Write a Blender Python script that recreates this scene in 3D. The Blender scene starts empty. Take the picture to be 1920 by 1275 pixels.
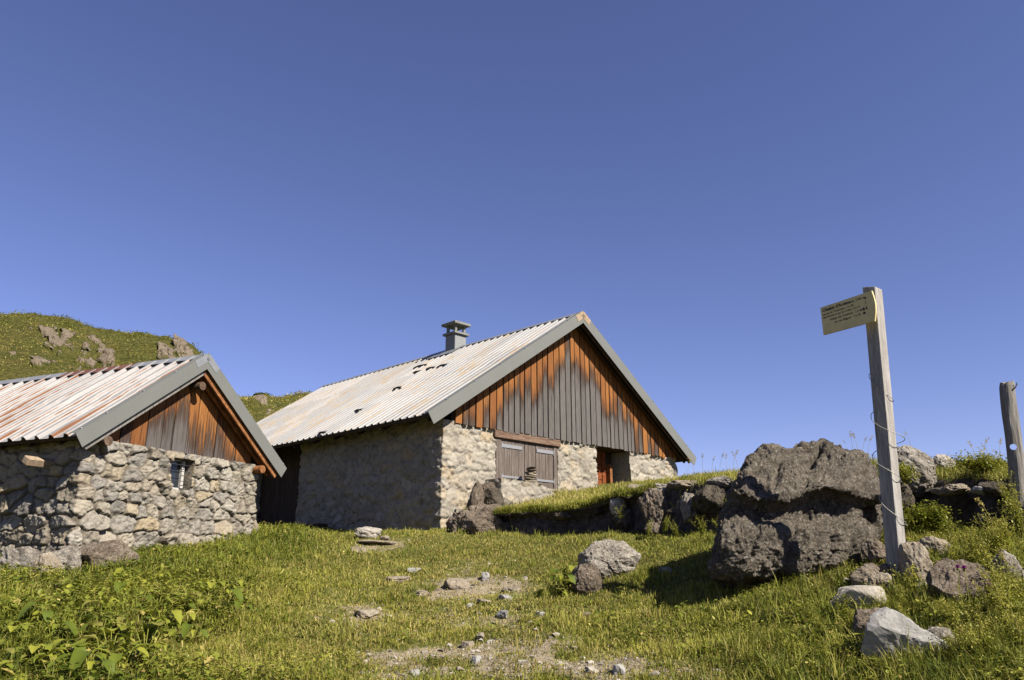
import bpy, bmesh, math, random
import numpy as np
from mathutils import Vector, Matrix

# ------------------------------------------------------------------ camera, sky, sun
SC = bpy.context.scene
COL = SC.collection
EYE = 1.6                      # camera height above its own patch of ground
F, PITCH = 1452.2, math.radians(16.157)
CP, SP = math.cos(PITCH), math.sin(PITCH)
cam_data = bpy.data.cameras.new("camera"); cam = bpy.data.objects.new("camera", cam_data); COL.objects.link(cam)
cam.location = (0, 0, EYE); cam.rotation_euler = (math.pi/2 + PITCH, 0, 0)
cam_data.sensor_fit = 'HORIZONTAL'; cam_data.sensor_width = 36.0; cam_data.lens = 36.0*F/1920
cam_data.clip_start = 0.05; cam_data.clip_end = 3000
SC.camera = cam

SUN_EL = math.radians(42); SX, SY = 0.77, -0.638
sv = Vector((SX*math.cos(SUN_EL), SY*math.cos(SUN_EL), math.sin(SUN_EL)))
W = bpy.data.worlds.new("World"); SC.world = W; W.use_nodes = True
wn = W.node_tree.nodes; wl = W.node_tree.links; wn.clear()
sky = wn.new("ShaderNodeTexSky"); sky.sky_type = 'NISHITA'; sky.sun_disc = False
sky.sun_elevation = SUN_EL; sky.sun_rotation = math.atan2(SX, SY); sky.altitude = 1700
sky.air_density = 1.0; sky.dust_density = 0.0; sky.ozone_density = 2.0
tint = wn.new("ShaderNodeMix"); tint.data_type = 'RGBA'; tint.blend_type = 'MULTIPLY'; tint.inputs[0].default_value = 1
tint.inputs[7].default_value = (0.99, 0.855, 1.12, 1)
bg = wn.new("ShaderNodeBackground"); bg.inputs[1].default_value = 0.05
wo = wn.new("ShaderNodeOutputWorld")
wl.new(sky.outputs[0], tint.inputs[6]); wl.new(tint.outputs[2], bg.inputs[0]); wl.new(bg.outputs[0], wo.inputs[0])
sun_d = bpy.data.lights.new("sun", 'SUN'); sun_d.energy = 5.0; sun_d.angle = math.radians(0.5); sun_d.color = (1, 0.93, 0.82)
sun = bpy.data.objects.new("sun", sun_d); COL.objects.link(sun); sun.rotation_euler = sv.to_track_quat('Z', 'Y').to_euler()
SC.view_settings.view_transform = 'Standard'; SC.view_settings.look = 'None'; SC.view_settings.exposure = 1.35; SC.view_settings.gamma = 1
SC.cycles.max_bounces = 4; SC.cycles.diffuse_bounces = 2; SC.cycles.transparent_max_bounces = 4

random.seed(7); RNG = np.random.default_rng(11)

# ------------------------------------------------------------------ numeric helpers
def ray(px, py):
    a = (px-960)/F; b = (637.5-py)/F
    return np.array([a, CP-b*SP, SP+b*CP])
def at(px, py, Y):                       # world point on the sight line of a photo pixel at forward distance Y
    d = ray(px, py); p = d*(Y/d[1]); return np.array([p[0], p[1], p[2]+EYE])
def project(P):
    P = np.asarray(P, float); z = P[..., 2]-EYE
    d = P[..., 1]*CP+z*SP; u = -P[..., 1]*SP+z*CP
    d = np.where(d < .05, .05, d)
    return 960+F*P[..., 0]/d, 637.5-F*u/d
def depth(P): return P[1]*CP+(P[2]-EYE)*SP
def sstep(a, b, x):
    t = np.clip((x-a)/(b-a), 0, 1); return t*t*(3-2*t)
def _hash(ix, iy, iz, s):
    h = (ix.astype(np.int64)*374761393+iy.astype(np.int64)*668265263+iz.astype(np.int64)*2147483647+s*1274126177) & 0xffffffff
    h = ((h ^ (h >> 13))*1274126177) & 0xffffffff
    h = ((h ^ (h >> 16))*2246822519) & 0xffffffff
    return (h ^ (h >> 15)) & 0xffffffff
def vnoise(P, s=0):                      # value noise, -1..1
    P = np.asarray(P, float); i = np.floor(P); f = P-i; i = i.astype(np.int64); f = f*f*f*(f*(f*6-15)+10)
    r = 0
    for dx in (0, 1):
        for dy in (0, 1):
            for dz in (0, 1):
                h = _hash(i[..., 0]+dx, i[..., 1]+dy, i[..., 2]+dz, s)/4294967295.0
                w = (f[..., 0] if dx else 1-f[..., 0])*(f[..., 1] if dy else 1-f[..., 1])*(f[..., 2] if dz else 1-f[..., 2])
                r = r+w*h
    return r*2-1
def fbm(P, o=4, s=0, gain=.5, ridged=False):
    P = np.asarray(P, float); a = 1; r = 0; t = 0
    for k in range(o):
        n = vnoise(P*(2.03**k)+17.3*k, s+k)
        if ridged: n = 1-2*np.abs(n)
        r = r+a*n; t += a; a *= gain
    return r/t
def p3(x, y, z=0.0): return np.stack(np.broadcast_arrays(np.asarray(x, float), np.asarray(y, float), np.asarray(z, float)), -1)

# ------------------------------------------------------------------ object helpers
def link(o, parent=None):
    COL.objects.link(o)
    if parent: o.parent = parent
    return o
def tag(o, label=None, cat=None, group=None, kind=None):
    for k, v in (("label", label), ("category", cat), ("group", group), ("kind", kind)):
        if v: o[k] = v
    return o
def thing(name, loc, label, cat, group=None):
    o = bpy.data.objects.new(name, None); o.location = loc; o.empty_display_size = .2; link(o)
    return tag(o, label, cat, group)
def meshobj(name, V, Fc, mat, parent=None, attrs=None, smooth=False, uv=None, origin=None):
    """V (n,3) world coordinates; Fc ndarray (m,k) or list of ndarrays of different k."""
    V = np.asarray(V, np.float32)
    base = None
    if parent is not None:
        base = np.array(parent.location if not parent.parent else Vector(parent.location)+Vector(parent.parent.location), np.float32)
    elif origin is not None: base = np.asarray(origin, np.float32)
    if base is not None: V = V-base
    if isinstance(Fc, np.ndarray): Fc = [Fc]
    Fc = [np.asarray(f, np.int32) for f in Fc if len(f)]
    me = bpy.data.meshes.new(name)
    me.vertices.add(len(V)); me.vertices.foreach_set("co", V.ravel())
    lens = np.concatenate([np.full(len(f), f.shape[1], np.int32) for f in Fc]); idx = np.concatenate([f.ravel() for f in Fc])
    me.loops.add(len(idx)); me.loops.foreach_set("vertex_index", idx)
    me.polygons.add(len(lens)); me.polygons.foreach_set("loop_start", np.concatenate([[0], np.cumsum(lens)[:-1]]).astype(np.int32))
    me.polygons.foreach_set("use_smooth", np.full(len(lens), bool(smooth)))
    me.update(calc_edges=True)
    if attrs:
        for k, a in attrs.items():
            at_ = me.attributes.new(k, 'FLOAT', 'POINT'); at_.data.foreach_set("value", np.asarray(a, np.float32))
    if uv is not None:
        l = me.uv_layers.new(name="UVMap"); l.data.foreach_set("uv", np.asarray(uv, np.float32)[idx].ravel())
    if mat is not None: me.materials.append(mat)
    o = bpy.data.objects.new(name, me)
    if parent is None and origin is not None: o.location = origin
    return link(o, parent)

class MB:                                # collects shapes into one mesh
    def __init__(s): s.V = []; s.Q = []; s.T = []; s.n = 0; s.A = {}
    def add(s, V, Q=None, T=None, **attrs):
        V = np.asarray(V, float); k = len(V)
        if Q is not None and len(Q): s.Q.append(np.asarray(Q)+s.n)
        if T is not None and len(T): s.T.append(np.asarray(T)+s.n)
        s.V.append(V); s.n += k
        for a, v in attrs.items(): s.A.setdefault(a, []).append(np.broadcast_to(np.asarray(v, float), (k,)))
        return s
    def box(s, c, ax, ay, az, bev=.006, **attrs):   # centre and three half axes, chamfered
        c, ax, ay, az = (np.asarray(v, float) for v in (c, ax, ay, az))
        bm = bmesh.new(); bmesh.ops.create_cube(bm, size=2)
        L = [np.linalg.norm(v) for v in (ax, ay, az)]
        for v in bm.verts: v.co = Vector((v.co.x*L[0], v.co.y*L[1], v.co.z*L[2]))
        b = min(bev, .3*min(L))
        if b > 1e-4: bmesh.ops.bevel(bm, geom=list(bm.edges), offset=b, segments=1, affect='EDGES')
        bmesh.ops.triangulate(bm, faces=bm.faces)
        bm.verts.index_update()
        M = np.stack([ax/L[0], ay/L[1], az/L[2]])
        V = np.array([v.co[:] for v in bm.verts])@M+c
        T = np.array([[v.index for v in f.verts] for f in bm.faces]); bm.free()
        if np.linalg.det(M) < 0: T = T[:, ::-1]
        return s.add(V, T=T, **attrs)
    def tube(s, pts, rad, n=8, cap=True, **attrs):
        pts = np.asarray(pts, float); m = len(pts); rad = np.broadcast_to(np.asarray(rad, float), (m,))
        t = np.gradient(pts, axis=0); t /= np.linalg.norm(t, axis=1)[:, None]+1e-9
        ref = np.array([0, 0, 1.]) if abs(t[:, 2]).mean() < .9 else np.array([1., 0, 0])
        a = np.cross(t, ref); a /= np.linalg.norm(a, axis=1)[:, None]+1e-9; b = np.cross(t, a)
        th = np.linspace(0, 2*np.pi, n, endpoint=False)
        V = pts[:, None]+rad[:, None, None]*(np.cos(th)[None, :, None]*a[:, None]+np.sin(th)[None, :, None]*b[:, None])
        i = np.arange(m-1)[:, None]*n; j = np.arange(n)[None]
        Q = np.stack([i+j, i+(j+1) % n, i+n+(j+1) % n, i+n+j], -1).reshape(-1, 4)
        V = V.reshape(-1, 3); T = []
        if cap:
            V = np.vstack([V, pts[:1], pts[-1:]]); k = m*n
            T = [[k, (q+1) % n, q] for q in range(n)]+[[k+1, (m-1)*n+q, (m-1)*n+(q+1) % n] for q in range(n)]
        return s.add(V, Q, T, **attrs)
    def quad(s, a, b, c, d, **attrs): return s.add([a, b, c, d], Q=[[0, 1, 2, 3]], **attrs)
    def build(s, name, mat, parent=None, smooth=False, origin=None):
        V = np.vstack(s.V); fs = []
        if s.Q: fs.append(np.vstack(s.Q))
        if s.T: fs.append(np.vstack(s.T))
        A = {k: np.concatenate(v) for k, v in s.A.items()}; A = {k: v for k, v in A.items() if len(v) == len(V)}
        return meshobj(name, V, fs, mat, parent, attrs=A, smooth=smooth, origin=origin)

def grid_faces(nu, nv):
    i = np.arange(nu-1)[:, None]*nv+np.arange(nv-1)[None]; i = i.ravel()
    return np.stack([i, i+nv, i+nv+1, i+1], 1)

# ------------------------------------------------------------------ material helpers
ALB = .52                                 # the colours below are written as they look; this brings them to real albedos
class NT:
    def __init__(s, name, rough=.85, spec=.2):
        s.m = bpy.data.materials.new(name); s.m.use_nodes = True; s.t = s.m.node_tree; s.t.nodes.clear()
        s.o = s.n("OutputMaterial"); s.b = s.n("BsdfPrincipled"); s.l(s.b.outputs[0], s.o.inputs[0])
        s.b.inputs["Roughness"].default_value = rough; s.b.inputs["Specular IOR Level"].default_value = spec
    def n(s, k): return s.t.nodes.new("ShaderNode"+k)
    def l(s, a, b): s.t.links.new(a, b)
    def put(s, sock, v):
        if hasattr(v, 'is_linked') or isinstance(v, bpy.types.NodeSocket): s.l(v, sock)
        else: sock.default_value = v
    def coord(s, kind="Object", scale=(1, 1, 1), loc=(0, 0, 0)):
        c = s.n("TexCoord"); m = s.n("Mapping"); s.l(c.outputs[kind], m.inputs[0]); m.inputs[3].default_value = scale; m.inputs[1].default_value = loc
        return m.outputs[0]
    def noise(s, vec, scale=5, detail=5, rough=.55, dist=0):
        k = s.n("TexNoise"); s.l(vec, k.inputs["Vector"]); k.inputs["Scale"].default_value = scale; k.inputs["Detail"].default_value = detail
        k.inputs["Roughness"].default_value = rough; k.inputs["Distortion"].default_value = dist; return k.outputs[0]
    def voro(s, vec, scale=5, feat='F1'):
        k = s.n("TexVoronoi"); k.feature = feat; s.l(vec, k.inputs["Vector"]); k.inputs["Scale"].default_value = scale; return k.outputs["Distance"]
    def attr(s, name): k = s.n("Attribute"); k.attribute_name = name; return k.outputs["Fac"]
    def math(s, op, a, b=0.0, clamp=False):
        k = s.n("Math"); k.operation = op; k.use_clamp = clamp; s.put(k.inputs[0], a); s.put(k.inputs[1], b); return k.outputs[0]
    def rng(s, v, a, b, c=0., d=1.):
        k = s.n("MapRange"); k.interpolation_type = 'SMOOTHSTEP'; s.put(k.inputs[0], v)
        for i, q in enumerate((a, b, c, d)): s.put(k.inputs[i+1], q)
        return k.outputs[0]
    def ramp(s, v, stops, interp='LINEAR'):
        k = s.n("ValToRGB"); k.color_ramp.interpolation = interp; s.put(k.inputs[0], v); e = k.color_ramp.elements
        while len(e) < len(stops): e.new(.5)
        for q, (p, c) in zip(e, stops): q.position = p; q.color = (*c, 1)
        return k.outputs[0]
    def mix(s, f, a, b, mode='MIX'):
        k = s.n("Mix"); k.data_type = 'RGBA'; k.blend_type = mode; s.put(k.inputs[0], f)
        for i, v in ((6, a), (7, b)):
            if isinstance(v, tuple): v = (*v, 1)
            s.put(k.inputs[i], v)
        return k.outputs[2]
    def bump(s, h, dist=.02, strength=1., prev=None):
        k = s.n("Bump"); k.inputs["Strength"].default_value = strength; k.inputs["Distance"].default_value = dist; s.l(h, k.inputs["Height"])
        if prev: s.l(prev, k.inputs["Normal"])
        return k.outputs[0]
    def done(s, col, bump=None, rough=None, metal=None):
        col = tuple(x*ALB for x in col) if isinstance(col, tuple) else s.mix(1., col, (ALB,)*3, 'MULTIPLY')
        s.put(s.b.inputs["Base Color"], (*col, 1) if isinstance(col, tuple) else col)
        if bump: s.l(bump, s.b.inputs["Normal"])
        if rough is not None: s.put(s.b.inputs["Roughness"], rough)
        if metal is not None: s.b.inputs["Metallic"].default_value = metal
        return s.m

def mat_rock(name, dark, mid, pale, lichen=(.5, .49, .45), lamt=.5, scale=1., bump=.02, seed=0., crack=.5, oi=True):
    k = NT(name, .92, .15); v = k.coord("Object", (1, 1, 1), (seed, seed*.7, 0))
    if oi:
        c = k.n("ObjectInfo"); m = k.n("VectorMath"); m.operation = 'ADD'; k.l(v, m.inputs[0])
        sc = k.math('MULTIPLY', c.outputs["Random"], 50.); k.l(sc, m.inputs[1]); v = m.outputs[0]
    a = k.noise(v, 3*scale, 7, .65, .4); b = k.noise(v, 14*scale, 6, .7); c2 = k.noise(v, 60*scale, 3, .6)
    col = k.ramp(a, [(.3, dark), (.5, mid), (.72, pale)])
    lm = k.math('MULTIPLY', k.rng(b, .52, .68), lamt)
    col = k.mix(lm, col, lichen)
    dk = k.math('MULTIPLY', k.rng(b, .44, .3), .75); col = k.mix(dk, col, tuple(x*.35 for x in dark))
    col = k.mix(k.rng(c2, .35, .65, 0., .5), col, tuple(x*.7 for x in mid))
    vr = k.noise(v, 5*scale, 3, .5); vv = k.n("VectorMath"); vv.operation = 'ADD'; k.l(v, vv.inputs[0]); k.l(vr, vv.inputs[1])
    cr = k.voro(vv.outputs[0], 6*scale, 'DISTANCE_TO_EDGE'); crm = k.rng(cr, .0, .05, crack, 0.)
    col = k.mix(crm, col, tuple(x*.3 for x in dark))
    h = k.math('ADD', k.math('MULTIPLY', b, .7), k.math('MULTIPLY', c2, .25)); h = k.math('SUBTRACT', h, k.math('MULTIPLY', crm, .6))
    return k.done(col, k.bump(h, bump, 1.))

def mat_wood(name, c1, c2, c3, stretch=(14, 14, 1.2), bump=.004, rough=.85):
    k = NT(name, rough, .15); v = k.coord("Object", stretch)
    c = k.n("ObjectInfo"); m = k.n("VectorMath"); m.operation = 'ADD'; k.l(v, m.inputs[0]); k.l(k.math('MULTIPLY', c.outputs["Random"], 30.), m.inputs[1])
    a = k.noise(m.outputs[0], 1.3, 6, .6, .6); b = k.noise(m.outputs[0], 6, 4, .7)
    col = k.ramp(a, [(.3, c1), (.52, c2), (.72, c3)]); col = k.mix(k.rng(b, .3, .6, .55, 0.), col, tuple(x*.45 for x in c1))
    return k.done(col, k.bump(b, bump, 1.))

def mat_plain(name, c, rough=.6, var=.25, scale=6, metal=0., bump=.002, spec=.3):
    k = NT(name, rough, spec); v = k.coord("Object"); a = k.noise(v, scale, 5, .6); b = k.noise(v, scale*9, 3, .6)
    f = k.math('ADD', k.math('MULTIPLY', a, .7), k.math('MULTIPLY', b, .3))
    col = k.ramp(f, [(.3, tuple(x*(1-var) for x in c)), (.7, tuple(min(1, x*(1+var)) for x in c))])
    return k.done(col, k.bump(b, bump, 1.), metal=metal)

def mat_masonry(name, stops, mortar, fine=.012, mfac=1., stain=(.05, .045, .04)):
    k = NT(name, .93, .12); v = k.coord("Object"); sid = k.attr("sid"); jt = k.attr("joint")
    col = k.ramp(sid, stops, 'LINEAR')
    a = k.noise(v, 9, 7, .65, .3); b = k.noise(v, 45, 5, .65); w = k.noise(v, 1.1, 4, .6)
    col = k.mix(k.rng(a, .42, .72, 0., .45), col, (.58, .54, .46)); col = k.mix(k.rng(a, .48, .28, 0., .7), col, stain)
    col = k.mix(k.rng(w, .45, .75, 0., .35), col, (.42, .36, .26))
    col = k.mix(k.math('MULTIPLY', jt, mfac), col, k.ramp(b, [(.3, tuple(x*.5 for x in mortar)), (.6, mortar)]))
    col = k.mix(k.rng(b, .3, .7, .35, 0.), col, tuple(x*.4 for x in mortar))
    h = k.math('ADD', k.math('MULTIPLY', a, .7), k.math('MULTIPLY', b, .4))
    return k.done(col, k.bump(h, fine, 1.))

def mat_roof(name, period, rustamt, pale, grey, rust, rust2, patch=(.9, 2.1), wp=.3, we=.42):
    k = NT(name, .55, .3)
    c = k.n("TexCoord"); sx = k.n("SeparateXYZ"); k.l(c.outputs["UV"], sx.inputs[0]); u, v_ = sx.outputs[0], sx.outputs[1]
    def vec(su, sv_, off=0.):
        q = k.n("CombineXYZ"); k.l(k.math('MULTIPLY', u, su), q.inputs[0]); k.l(k.math('MULTIPLY', v_, sv_), q.inputs[1]); q.inputs[2].default_value = off; return q.outputs[0]
    # per sheet tone
    q = k.n("CombineXYZ"); k.l(k.math('FLOOR', k.math('DIVIDE', u, patch[0])), q.inputs[0]); k.l(k.math('FLOOR', k.math('DIVIDE', v_, patch[1])), q.inputs[1])
    wn_ = k.n("TexWhiteNoise"); wn_.noise_dimensions = '2D'; k.l(q.outputs[0], wn_.inputs["Vector"])
    a = k.noise(vec(9, 1.0), 1, 6, .6); b = k.noise(vec(3, 3, 4.), 1, 6, .65); fine = k.noise(vec(55, 14, 2.), 1, 4, .7)
    t = k.math('ADD', k.math('MULTIPLY', a, .55), k.math('MULTIPLY', wn_.outputs[0], .4))
    col = k.mix(k.rng(t, .25, .75), grey, pale)
    col = k.mix(k.rng(fine, .3, .62, .35, 0.), col, tuple(x*.6 for x in grey))
    # rust runs follow the ribs
    ru = k.n("CombineXYZ"); k.l(k.math('FLOOR', k.math('DIVIDE', u, period)), ru.inputs[0]); k.l(k.math('MULTIPLY', v_, .45), ru.inputs[1]); ru.inputs[2].default_value = 3.7
    rn = k.noise(ru.outputs[0], 1.7, 3, .6)
    edge = k.noise(vec(14, 1.6, 9.), 1, 5, .65)
    ph = k.attr("rib")
    r1 = k.math('ADD', k.math('MULTIPLY', rn, .75), k.math('ADD', k.math('MULTIPLY', ph, wp), k.math('MULTIPLY', edge, we)))
    rm = k.rng(r1, 1.05-rustamt, 1.18-rustamt)
    col = k.mix(rm, col, k.ramp(edge, [(.35, rust), (.62, rust2)]))
    halo = k.math('MULTIPLY', k.rng(r1, .88-rustamt, 1.1-rustamt), .3); halo = k.math('MULTIPLY', halo, .6); col = k.mix(halo, col, tuple(min(1, x*1.7) for x in rust2))
    return k.done(col, k.bump(fine, .002, .6), rough=k.rng(rm, 0, 1, .5, .9))

def mat_cladding(name, thr, spread):
    k = NT(name, .85, .15); d = k.attr("below"); r = k.attr("rnd"); r2 = k.attr("rnd2")
    v = k.coord("Object", (1, 1, 1)); m = k.n("Mapping"); k.l(v, m.inputs[0]); m.inputs[3].default_value = (42, 42, .9)
    off = k.n("VectorMath"); off.operation = 'ADD'; k.l(m.outputs[0], off.inputs[0]); k.l(k.math('MULTIPLY', r, 37.), off.inputs[1])
    g = k.noise(off.outputs[0], 1., 6, .65, .5); g2 = k.noise(off.outputs[0], 4., 4, .7); big = k.noise(v, 1.6, 3, .5)
    x = k.math('SUBTRACT', d, thr)
    x = k.math('ADD', x, k.math('MULTIPLY', k.math('SUBTRACT', r2, .5), spread))
    x = k.math('ADD', x, k.math('MULTIPLY', k.math('SUBTRACT', g, .5), 1.9)); x = k.math('ADD', x, k.math('MULTIPLY', k.math('SUBTRACT', big, .5), .8))
    org = k.ramp(g2, [(.25, (.11, .038, .012)), (.5, (.37, .148, .04)), (.75, (.56, .28, .095))])
    org = k.mix(k.math('MULTIPLY', r, .55), org, k.ramp(g, [(.3, (.20, .065, .02)), (.7, (.33, .11, .03))]))
    gry = k.ramp(g2, [(.25, (.05, .045, .042)), (.5, (.17, .155, .145)), (.75, (.30, .28, .265))])
    gry = k.mix(k.math('MULTIPLY', r2, .4), gry, (.11, .095, .085))
    blk = k.ramp(g2, [(.3, (.012, .01, .009)), (.7, (.07, .05, .04))])
    col = k.mix(k.rng(x, -.32, .12, 0., .92), org, blk); col = k.mix(k.rng(x, .0, .55), col, gry); col = k.mix(k.math('MULTIPLY', k.rng(r, .3, .95), .35), col, k.mix(.5, col, (.03, .022, .016)))
    col = k.mix(k.rng(g, .40, .33, 0., .75), col, (.03, .022, .018))
    return k.done(col, k.bump(g2, .004, 1.))

# ------------------------------------------------------------------ terrain
def tps_fit(pts, lam=.02):
    P = np.array(pts, float); X = P[:, :2]/10; z = P[:, 2]; n = len(X)
    r2 = ((X[:, None]-X[None])**2).sum(-1); K = .5*r2*np.log(r2+1e-9)
    A = np.zeros((n+3, n+3)); A[:n, :n] = K+lam*np.eye(n); A[:n, n] = 1; A[:n, n+1:] = X; A[n, :n] = 1; A[n+1:, :n] = X.T
    w = np.linalg.solve(A, np.r_[z, 0, 0, 0])
    def f(x, y):
        sh = np.shape(x); Q = np.stack([np.ravel(x), np.ravel(y)], 1)/10; out = np.zeros(len(Q))
        for i in range(0, len(Q), 20000):
            q = Q[i:i+20000]; r2 = ((q[:, None]-X[None])**2).sum(-1)
            out[i:i+20000] = (.5*r2*np.log(r2+1e-9))@w[:n]+w[n]+q@w[n+1:]
        return out.reshape(sh)
    return f
LOW = [(960,1275,5.8),(480,1275,5.6),(0,1275,5.4),(1440,1275,5.3),(1920,1275,4.8),(-400,1275,5.2),(2300,1275,4.3),
 (960,1200,6.9),(400,1200,6.8),(0,1180,6.8),(1400,1200,6.2),(1700,1185,5.7),(1920,1150,5.5),
 (960,1120,8.6),(400,1120,8.5),(100,1105,8.4),(1250,1120,7.7),(700,1060,11),(1000,1060,10.5),(1200,1062,9.2),
 (480,1003,13.9),(330,1032,12.2),(150,1068,10.7),(0,1095,9.7),(640,1005,15),(822,998,16.3),(560,1003,17.2),(900,1020,13.7),
 (1330,1015,9.5),(1340,1112,7.5),(1600,1112,6.9),(1690,1082,6.5),(1800,1078,6.5),(1920,1062,6.3),
 (1750,1035,7.6),(1870,1010,7.3),(1000,1003,13.9),(1110,1003,13.0),(1200,1005,12.0),(1290,1008,11.0)]
low_pts = [at(*p) for p in LOW]+[np.array(p) for p in [(0,0,0),(-5,0,-.15),(5,0,.25),(0,3,.38),(-4,3,.3),(4,3,.6),(-10,5,.5),(10,5,1.0),(-14,12,1.7),(-12,20,2.6),(-5,24,2.7),(9,9,1.8)]]
UPP = [(935,944,17.6),(1118,918,20),(1281,898,22.9),(950,972,14.8),(1100,968,13.4),(1200,938,12.4),(1300,908,11.5),(1390,897,10.7),
 (1390,884,13),(1300,896,15),(1640,880,9.6),(1740,897,9.2),(1830,903,8.4),(1900,903,7.6),(1900,876,9.6),(1750,884,10.5),(2100,900,7.2)]
up_pts = [at(*p) for p in UPP]+[np.array(p) for p in [(5,17,2.95),(8,16,2.75),(9,20,3.0),(11,12,2.6),(3,25,3.9),(8,26,3.4),(12,26,3.0)]]
fl, fu = tps_fit(low_pts), tps_fit(up_pts)
EDGE = np.array([at(*p)[:2] for p in [(872,975,16.6),(905,970,15.4),(950,972,14.7),(1040,968,13.9),(1140,955,13.2),(1220,930,12.4),(1300,905,11.6),(1400,900,10.5),(1520,890,9.6),(1640,885,9.3),(1740,900,9.1),(1830,905,8.3),(1890,905,7.6),(1990,905,7.0),(2300,905,6.0)]])
def edge_sd(x, y):                       # signed distance to the ledge line, positive on the terrace side
    x = np.asarray(x, float); best = np.full(x.shape, 1e9); sg = np.ones(x.shape)
    for a, b in zip(EDGE[:-1], EDGE[1:]):
        d = b-a; t = np.clip(((x-a[0])*d[0]+(y-a[1])*d[1])/(d@d), 0, 1)
        ex, ey = x-a[0]-t*d[0], y-a[1]-t*d[1]; q = np.hypot(ex, ey); c = d[0]*(y-a[1])-d[1]*(x-a[0])
        m = q < best-1e-9; best = np.where(m, q, best); sg = np.where(m, np.sign(c), sg)
    return best*sg
def HGT(x, y, fine=True):
    x = np.asarray(x, float); y = np.asarray(y, float)
    xc, yc = np.clip(x, -16, 13), np.clip(y, -3, 27)
    n = fbm(p3(x*.9, y*.9), 3, 5)*.10
    if fine: n = n+fbm(p3(x*2.9, y*2.9), 3, 9)*.055
    sd = edge_sd(x, y)+fbm(p3(x*1.6, y*1.6), 2, 3)*.12
    w = sstep(-.06, .06, sd)*(x > EDGE[0][0]-.2)
    lo, up = fl(xc, yc), fu(xc, yc)
    z = lo+(np.maximum(up, lo+.1)-lo)*w+n
    out = np.hypot(np.maximum(np.abs(x+1.5)-14.5, 0), np.maximum(np.maximum(-3-y, y-27), 0))
    return z*np.exp(-out/40)+(1-np.exp(-out/40))*1.4
def ground_at(px, py, y0=3.5, y1=30):
    Y = np.linspace(y0, y1, 700); d = ray(px, py); P = d[None]*(Y/d[1])[:, None]; P[:, 2] += EYE
    h = HGT(P[:, 0], P[:, 1], False); k = np.argmax(P[:, 2] < h)
    if not (P[:, 2] < h).any(): k = len(Y)-1
    return np.array([P[k, 0], P[k, 1], h[k]])
def zone(px, py):                        # cover fractions by place on the slope: bare earth, lush growth
    e = lambda cx, cy, rx, ry: np.exp(-(((px-cx)/rx)**2+((py-cy)/ry)**2)**1.5)
    br = fbm(p3(px/95, py/26), 4, 61)*.75+fbm(p3(px/30, py/9), 3, 62)*.35
    bare = .85*e(1000, 1240, 270, 46)+.7*e(760, 1255, 130, 28)+.8*e(1220, 1268, 210, 30)+.5*e(700, 1155, 130, 26)+.6*e(1470, 1180, 95, 34)+.55*e(880, 1105, 130, 22)+.8*e(715, 1022, 70, 12)+.35*e(960,1150,60,25)
    lush = sstep(640, 250, px+ (py-1000)*.15+fbm(p3(px/60, py/30), 2, 55)*120)*sstep(940, 1000, py)*(1-.75*e(420, 1230, 200, 40))
    lush = np.maximum(lush, np.clip(1.1*e(400, 1022, 190, 42)+.9*e(150, 1085, 260, 40)+.8*e(520, 1005, 60, 22), 0, 1))
    right = sstep(1300, 1480, px)*sstep(1085, 1125, py+(px-1500)*.1)+sstep(1690, 1760, px)*sstep(960, 1020, py)
    path = e(830, 1120, 250, 130)*.35
    bare = np.clip(((bare+path)*(1+br*1.6)-.16)*.85, 0, 1)
    return np.clip(bare, 0, 1), np.clip(lush, 0, 1), np.clip(right, 0, 1)

def geo(a, b, n): return a*(b/a)**(np.arange(1, n+1)/n)
xs = np.concatenate([-8.5-geo(.1, 900, 34)[::-1], np.arange(-8.5, 8.0, .075), 8.0+geo(.1, 900, 34)])
ys = np.concatenate([3-geo(.1, 300, 24)[::-1], np.arange(3, 25, .085), 25+geo(.1, 1200, 34)])
gx, gy = np.meshgrid(xs, ys, indexing='ij'); gz = HGT(gx, gy)
GP = p3(gx, gy, gz).reshape(-1, 3); gpx, gpy = project(GP); gb, gl_, gr_ = zone(gpx, gpy)
gfront = GP[:, 1] > 1
gb = np.where(gfront, gb, .2)
dzx = np.gradient(gz, xs, axis=0); dzy = np.gradient(gz, ys, axis=1); gst = np.hypot(dzx, dzy).ravel()
k = NT("ground_turf", .95, .1); v = k.coord("Object"); na = k.noise(v, 1.3, 6, .6); nb = k.noise(v, 11, 6, .7); nc = k.noise(v, 70, 4, .7)
turf = k.ramp(nb, [(.3, (.06, .075, .015)), (.5, (.16, .165, .035)), (.7, (.26, .22, .075))])
soil = k.ramp(nc, [(.3, (.20, .15, .09)), (.5, (.42, .34, .23)), (.7, (.66, .57, .43))])
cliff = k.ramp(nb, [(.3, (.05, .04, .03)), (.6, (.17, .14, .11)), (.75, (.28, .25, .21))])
bf = k.rng(k.math('ADD', k.attr("bare"), k.math('MULTIPLY', k.math('SUBTRACT', nb, .5), 1.9)), .25, .7)
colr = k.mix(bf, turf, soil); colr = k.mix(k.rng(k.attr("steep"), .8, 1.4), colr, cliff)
M_GROUND = k.done(colr, k.bump(k.math('ADD', nb, k.math('MULTIPLY', nc, .4)), .04, 1.))
g = meshobj("ground", GP, grid_faces(len(xs), len(ys)), M_GROUND, attrs={"bare": gb, "steep": gst}, smooth=True)
tag(g, kind="structure", label="grassy alpine slope with a worn earth path rising to the huts")

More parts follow.
